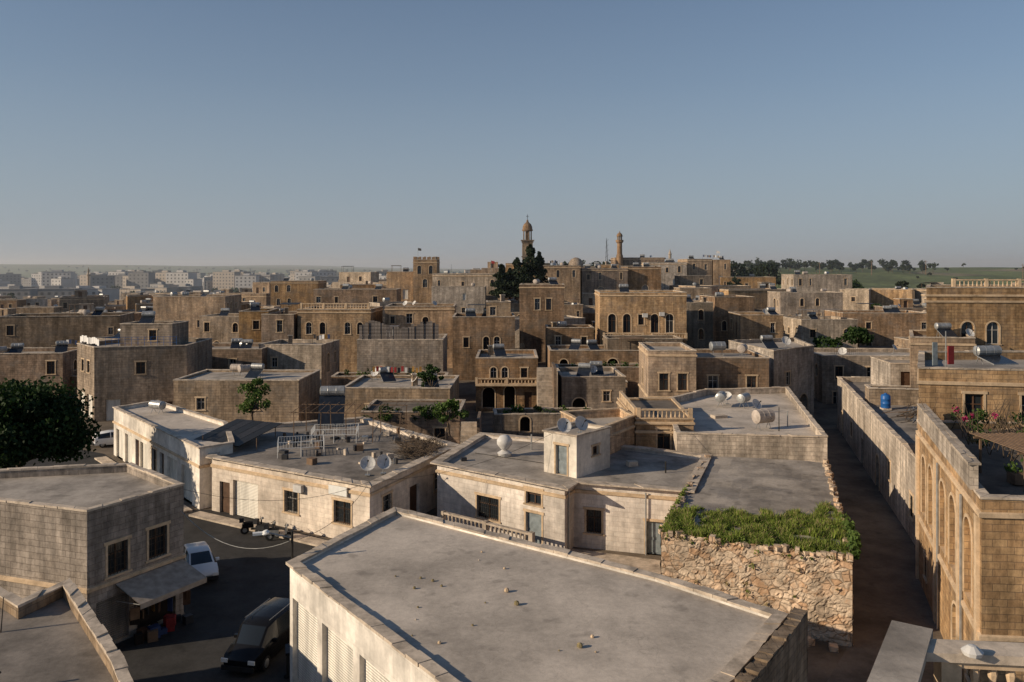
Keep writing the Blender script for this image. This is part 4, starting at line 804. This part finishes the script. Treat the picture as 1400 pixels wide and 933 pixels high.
for i in range(44):
    y=R.uniform(105,320);x=R.uniform(-.7,.6)*y
    if any((x-a)**2+(y-b)**2<(r-2)**2 for a,b,r in foot): continue
    tree('broadleaf_tree',x,y,gz(x,y),R.uniform(3.5,6.5),R.uniform(1.6,3),R.choice([LEAF,DLEAF]),10,70,.5,.15)
treemass('distant_tree_line',[(R.uniform(10,110),R.uniform(292,335)) for _ in range(90)],DLEAF,(6,10),34,1.1)
treemass('distant_tree_line',[(R.uniform(150,275),560+R.uniform(-40,60)) for _ in range(75)],DLEAF,(4.5,8.5),34,1.3)
treemass('distant_tree_line',[(R.uniform(-330,40),R.uniform(345,640)) for _ in range(120)],FARL,(5,9),22,1.6)
treemass('distant_tree_line',[(R.uniform(110,600),R.uniform(290,700)) for _ in range(90)],DLEAF,(1.2,3.4),16,.9)
treemass('distant_tree_line',[(R.uniform(-1600,400),R.uniform(1100,2600)) for _ in range(260)],FARL,(5,9),14,3)
APW=[plain('apartment_paint_white',(.48,.46,.44),.9,0,.1,.2),plain('apartment_paint_sand',(.38,.33,.28),.9,0,.1,.2),plain('apartment_paint_grey',(.28,.27,.26),.9,0,.1,.2)]
AGL=plain('apartment_window',(.12,.12,.12),.4)
for i in range(200):
    y=R.uniform(400,1150); x=R.uniform(-.68,-.12 if i<160 else .02)*y; z=gz(x,y)-1; w=R.uniform(12,24);d=R.uniform(10,14); fl=R.choice([2,3,4,5,5,6]) if y>620 else R.choice([1,2,3]); r=R.uniform(-.5,.5); m=R.choice(APW); mb=MB(); H=fl*3+1.5
    mb.box((x,y,z),(w,d,H),m,r); mb.box((x,y,z+H),(w*.3,d*.4,1.8),m,r); mb.box((x,y,z+H),(w+.6,d+.6,.25),APW[2],r)
    ca,sa=math.cos(r),math.sin(r); n=int(w/3.2)
    for f in range(fl):
        for k in range(n):
            a=-w/2+(k+.5)*w/n; b=-d/2-.02; q=[(a-.7,1.6+f*3),(a+.7,1.6+f*3),(a+.7,3+f*3),(a-.7,3+f*3)]
            mb.face([(x+u*ca-b*sa,y+u*sa+b*ca,z+v) for u,v in q],AGL)
    mb.done('apartment_block')
for i in range(9):
    x=150+i*38;y=520-i*8+R.uniform(-30,30); z=gz(x,y); mb=MB(); mb.cyl((x,y,z-1),(x,y,z+9),.25,.15,WOOD,6); mb.box((x,y,z+8),(2.4,.2,.2),WOOD); mb.done('power_pole')
# ---- real air: thin dust haze lying over the land beyond the near streets
hz=bpy.data.materials.new('dust_haze'); hz.use_nodes=True; hn=hz.node_tree; hn.nodes.remove(hn.nodes['Principled BSDF'])
vs=hn.nodes.new('ShaderNodeVolumeScatter'); vs.inputs['Color'].default_value=(.9,.95,1,1); vs.inputs['Density'].default_value=.00028; vs.inputs['Anisotropy'].default_value=.2
hn.links.new(vs.outputs[0],hn.nodes['Material Output'].inputs['Volume'])
mb=MB(); mb.box((0,3560,-30),(10000,6840,110),hz); mb.done('atmospheric_haze')
# ================================================================ LIGHT / SKY / CAMERA
sd=Vector((-.9,-.3,0)).normalized(); el=math.radians(21); sd=Vector((sd.x*math.cos(el),sd.y*math.cos(el),math.sin(el)))
L=bpy.data.lights.new('sun','SUN'); L.energy=4.6; L.angle=math.radians(.5); L.color=(1,.83,.62); lo=bpy.data.objects.new('sun',L); sc.collection.objects.link(lo); lo.rotation_euler=(-sd).to_track_quat('-Z','Y').to_euler(); lo.location=(-50,-30,60)
w=bpy.data.worlds.new('World'); sc.world=w; w.use_nodes=True; nt=w.node_tree; bg=nt.nodes['Background']; sk=nt.nodes.new('ShaderNodeTexSky'); sk.sky_type='NISHITA'; sk.sun_disc=False; sk.sun_elevation=el; sk.sun_rotation=math.atan2(sd.x,sd.y)
sk.altitude=0; sk.air_density=1.0; sk.dust_density=.5; sk.ozone_density=3.4
tc=nt.nodes.new('ShaderNodeTexCoord'); sx=nt.nodes.new('ShaderNodeSeparateXYZ'); nt.links.new(tc.outputs['Generated'],sx.inputs[0])
hr=nt.nodes.new('ShaderNodeValToRGB'); hr.color_ramp.interpolation='B_SPLINE'; e=hr.color_ramp.elements; e[0].position=0; e[0].color=(.9,.9,.9,1); e[1].position=.5; e[1].color=(0,0,0,1); q=e.new(.08); q.color=(.75,.75,.75,1); q=e.new(.22); q.color=(.36,.36,.36,1)
nt.links.new(sx.outputs[2],hr.inputs[0]); mx=nt.nodes.new('ShaderNodeMix'); mx.data_type='RGBA'; nt.links.new(hr.outputs[0],mx.inputs[0]); nt.links.new(sk.outputs[0],mx.inputs[6]); mx.inputs[7].default_value=(3.7,4.35,5.15,1)
nt.links.new(mx.outputs[2],bg.inputs[0]); bg.inputs[1].default_value=.082
cam=bpy.data.cameras.new('camera'); co=bpy.data.objects.new('camera',cam); sc.collection.objects.link(co); co.location=(0,0,18); co.rotation_euler=(pi/2,0,0); cam.sensor_width=36; cam.lens=28.29; cam.shift_y=-.0711; cam.clip_start=.1; cam.clip_end=12000; sc.camera=co
sc.view_settings.view_transform='Standard'; sc.view_settings.look='None'; sc.view_settings.exposure=0
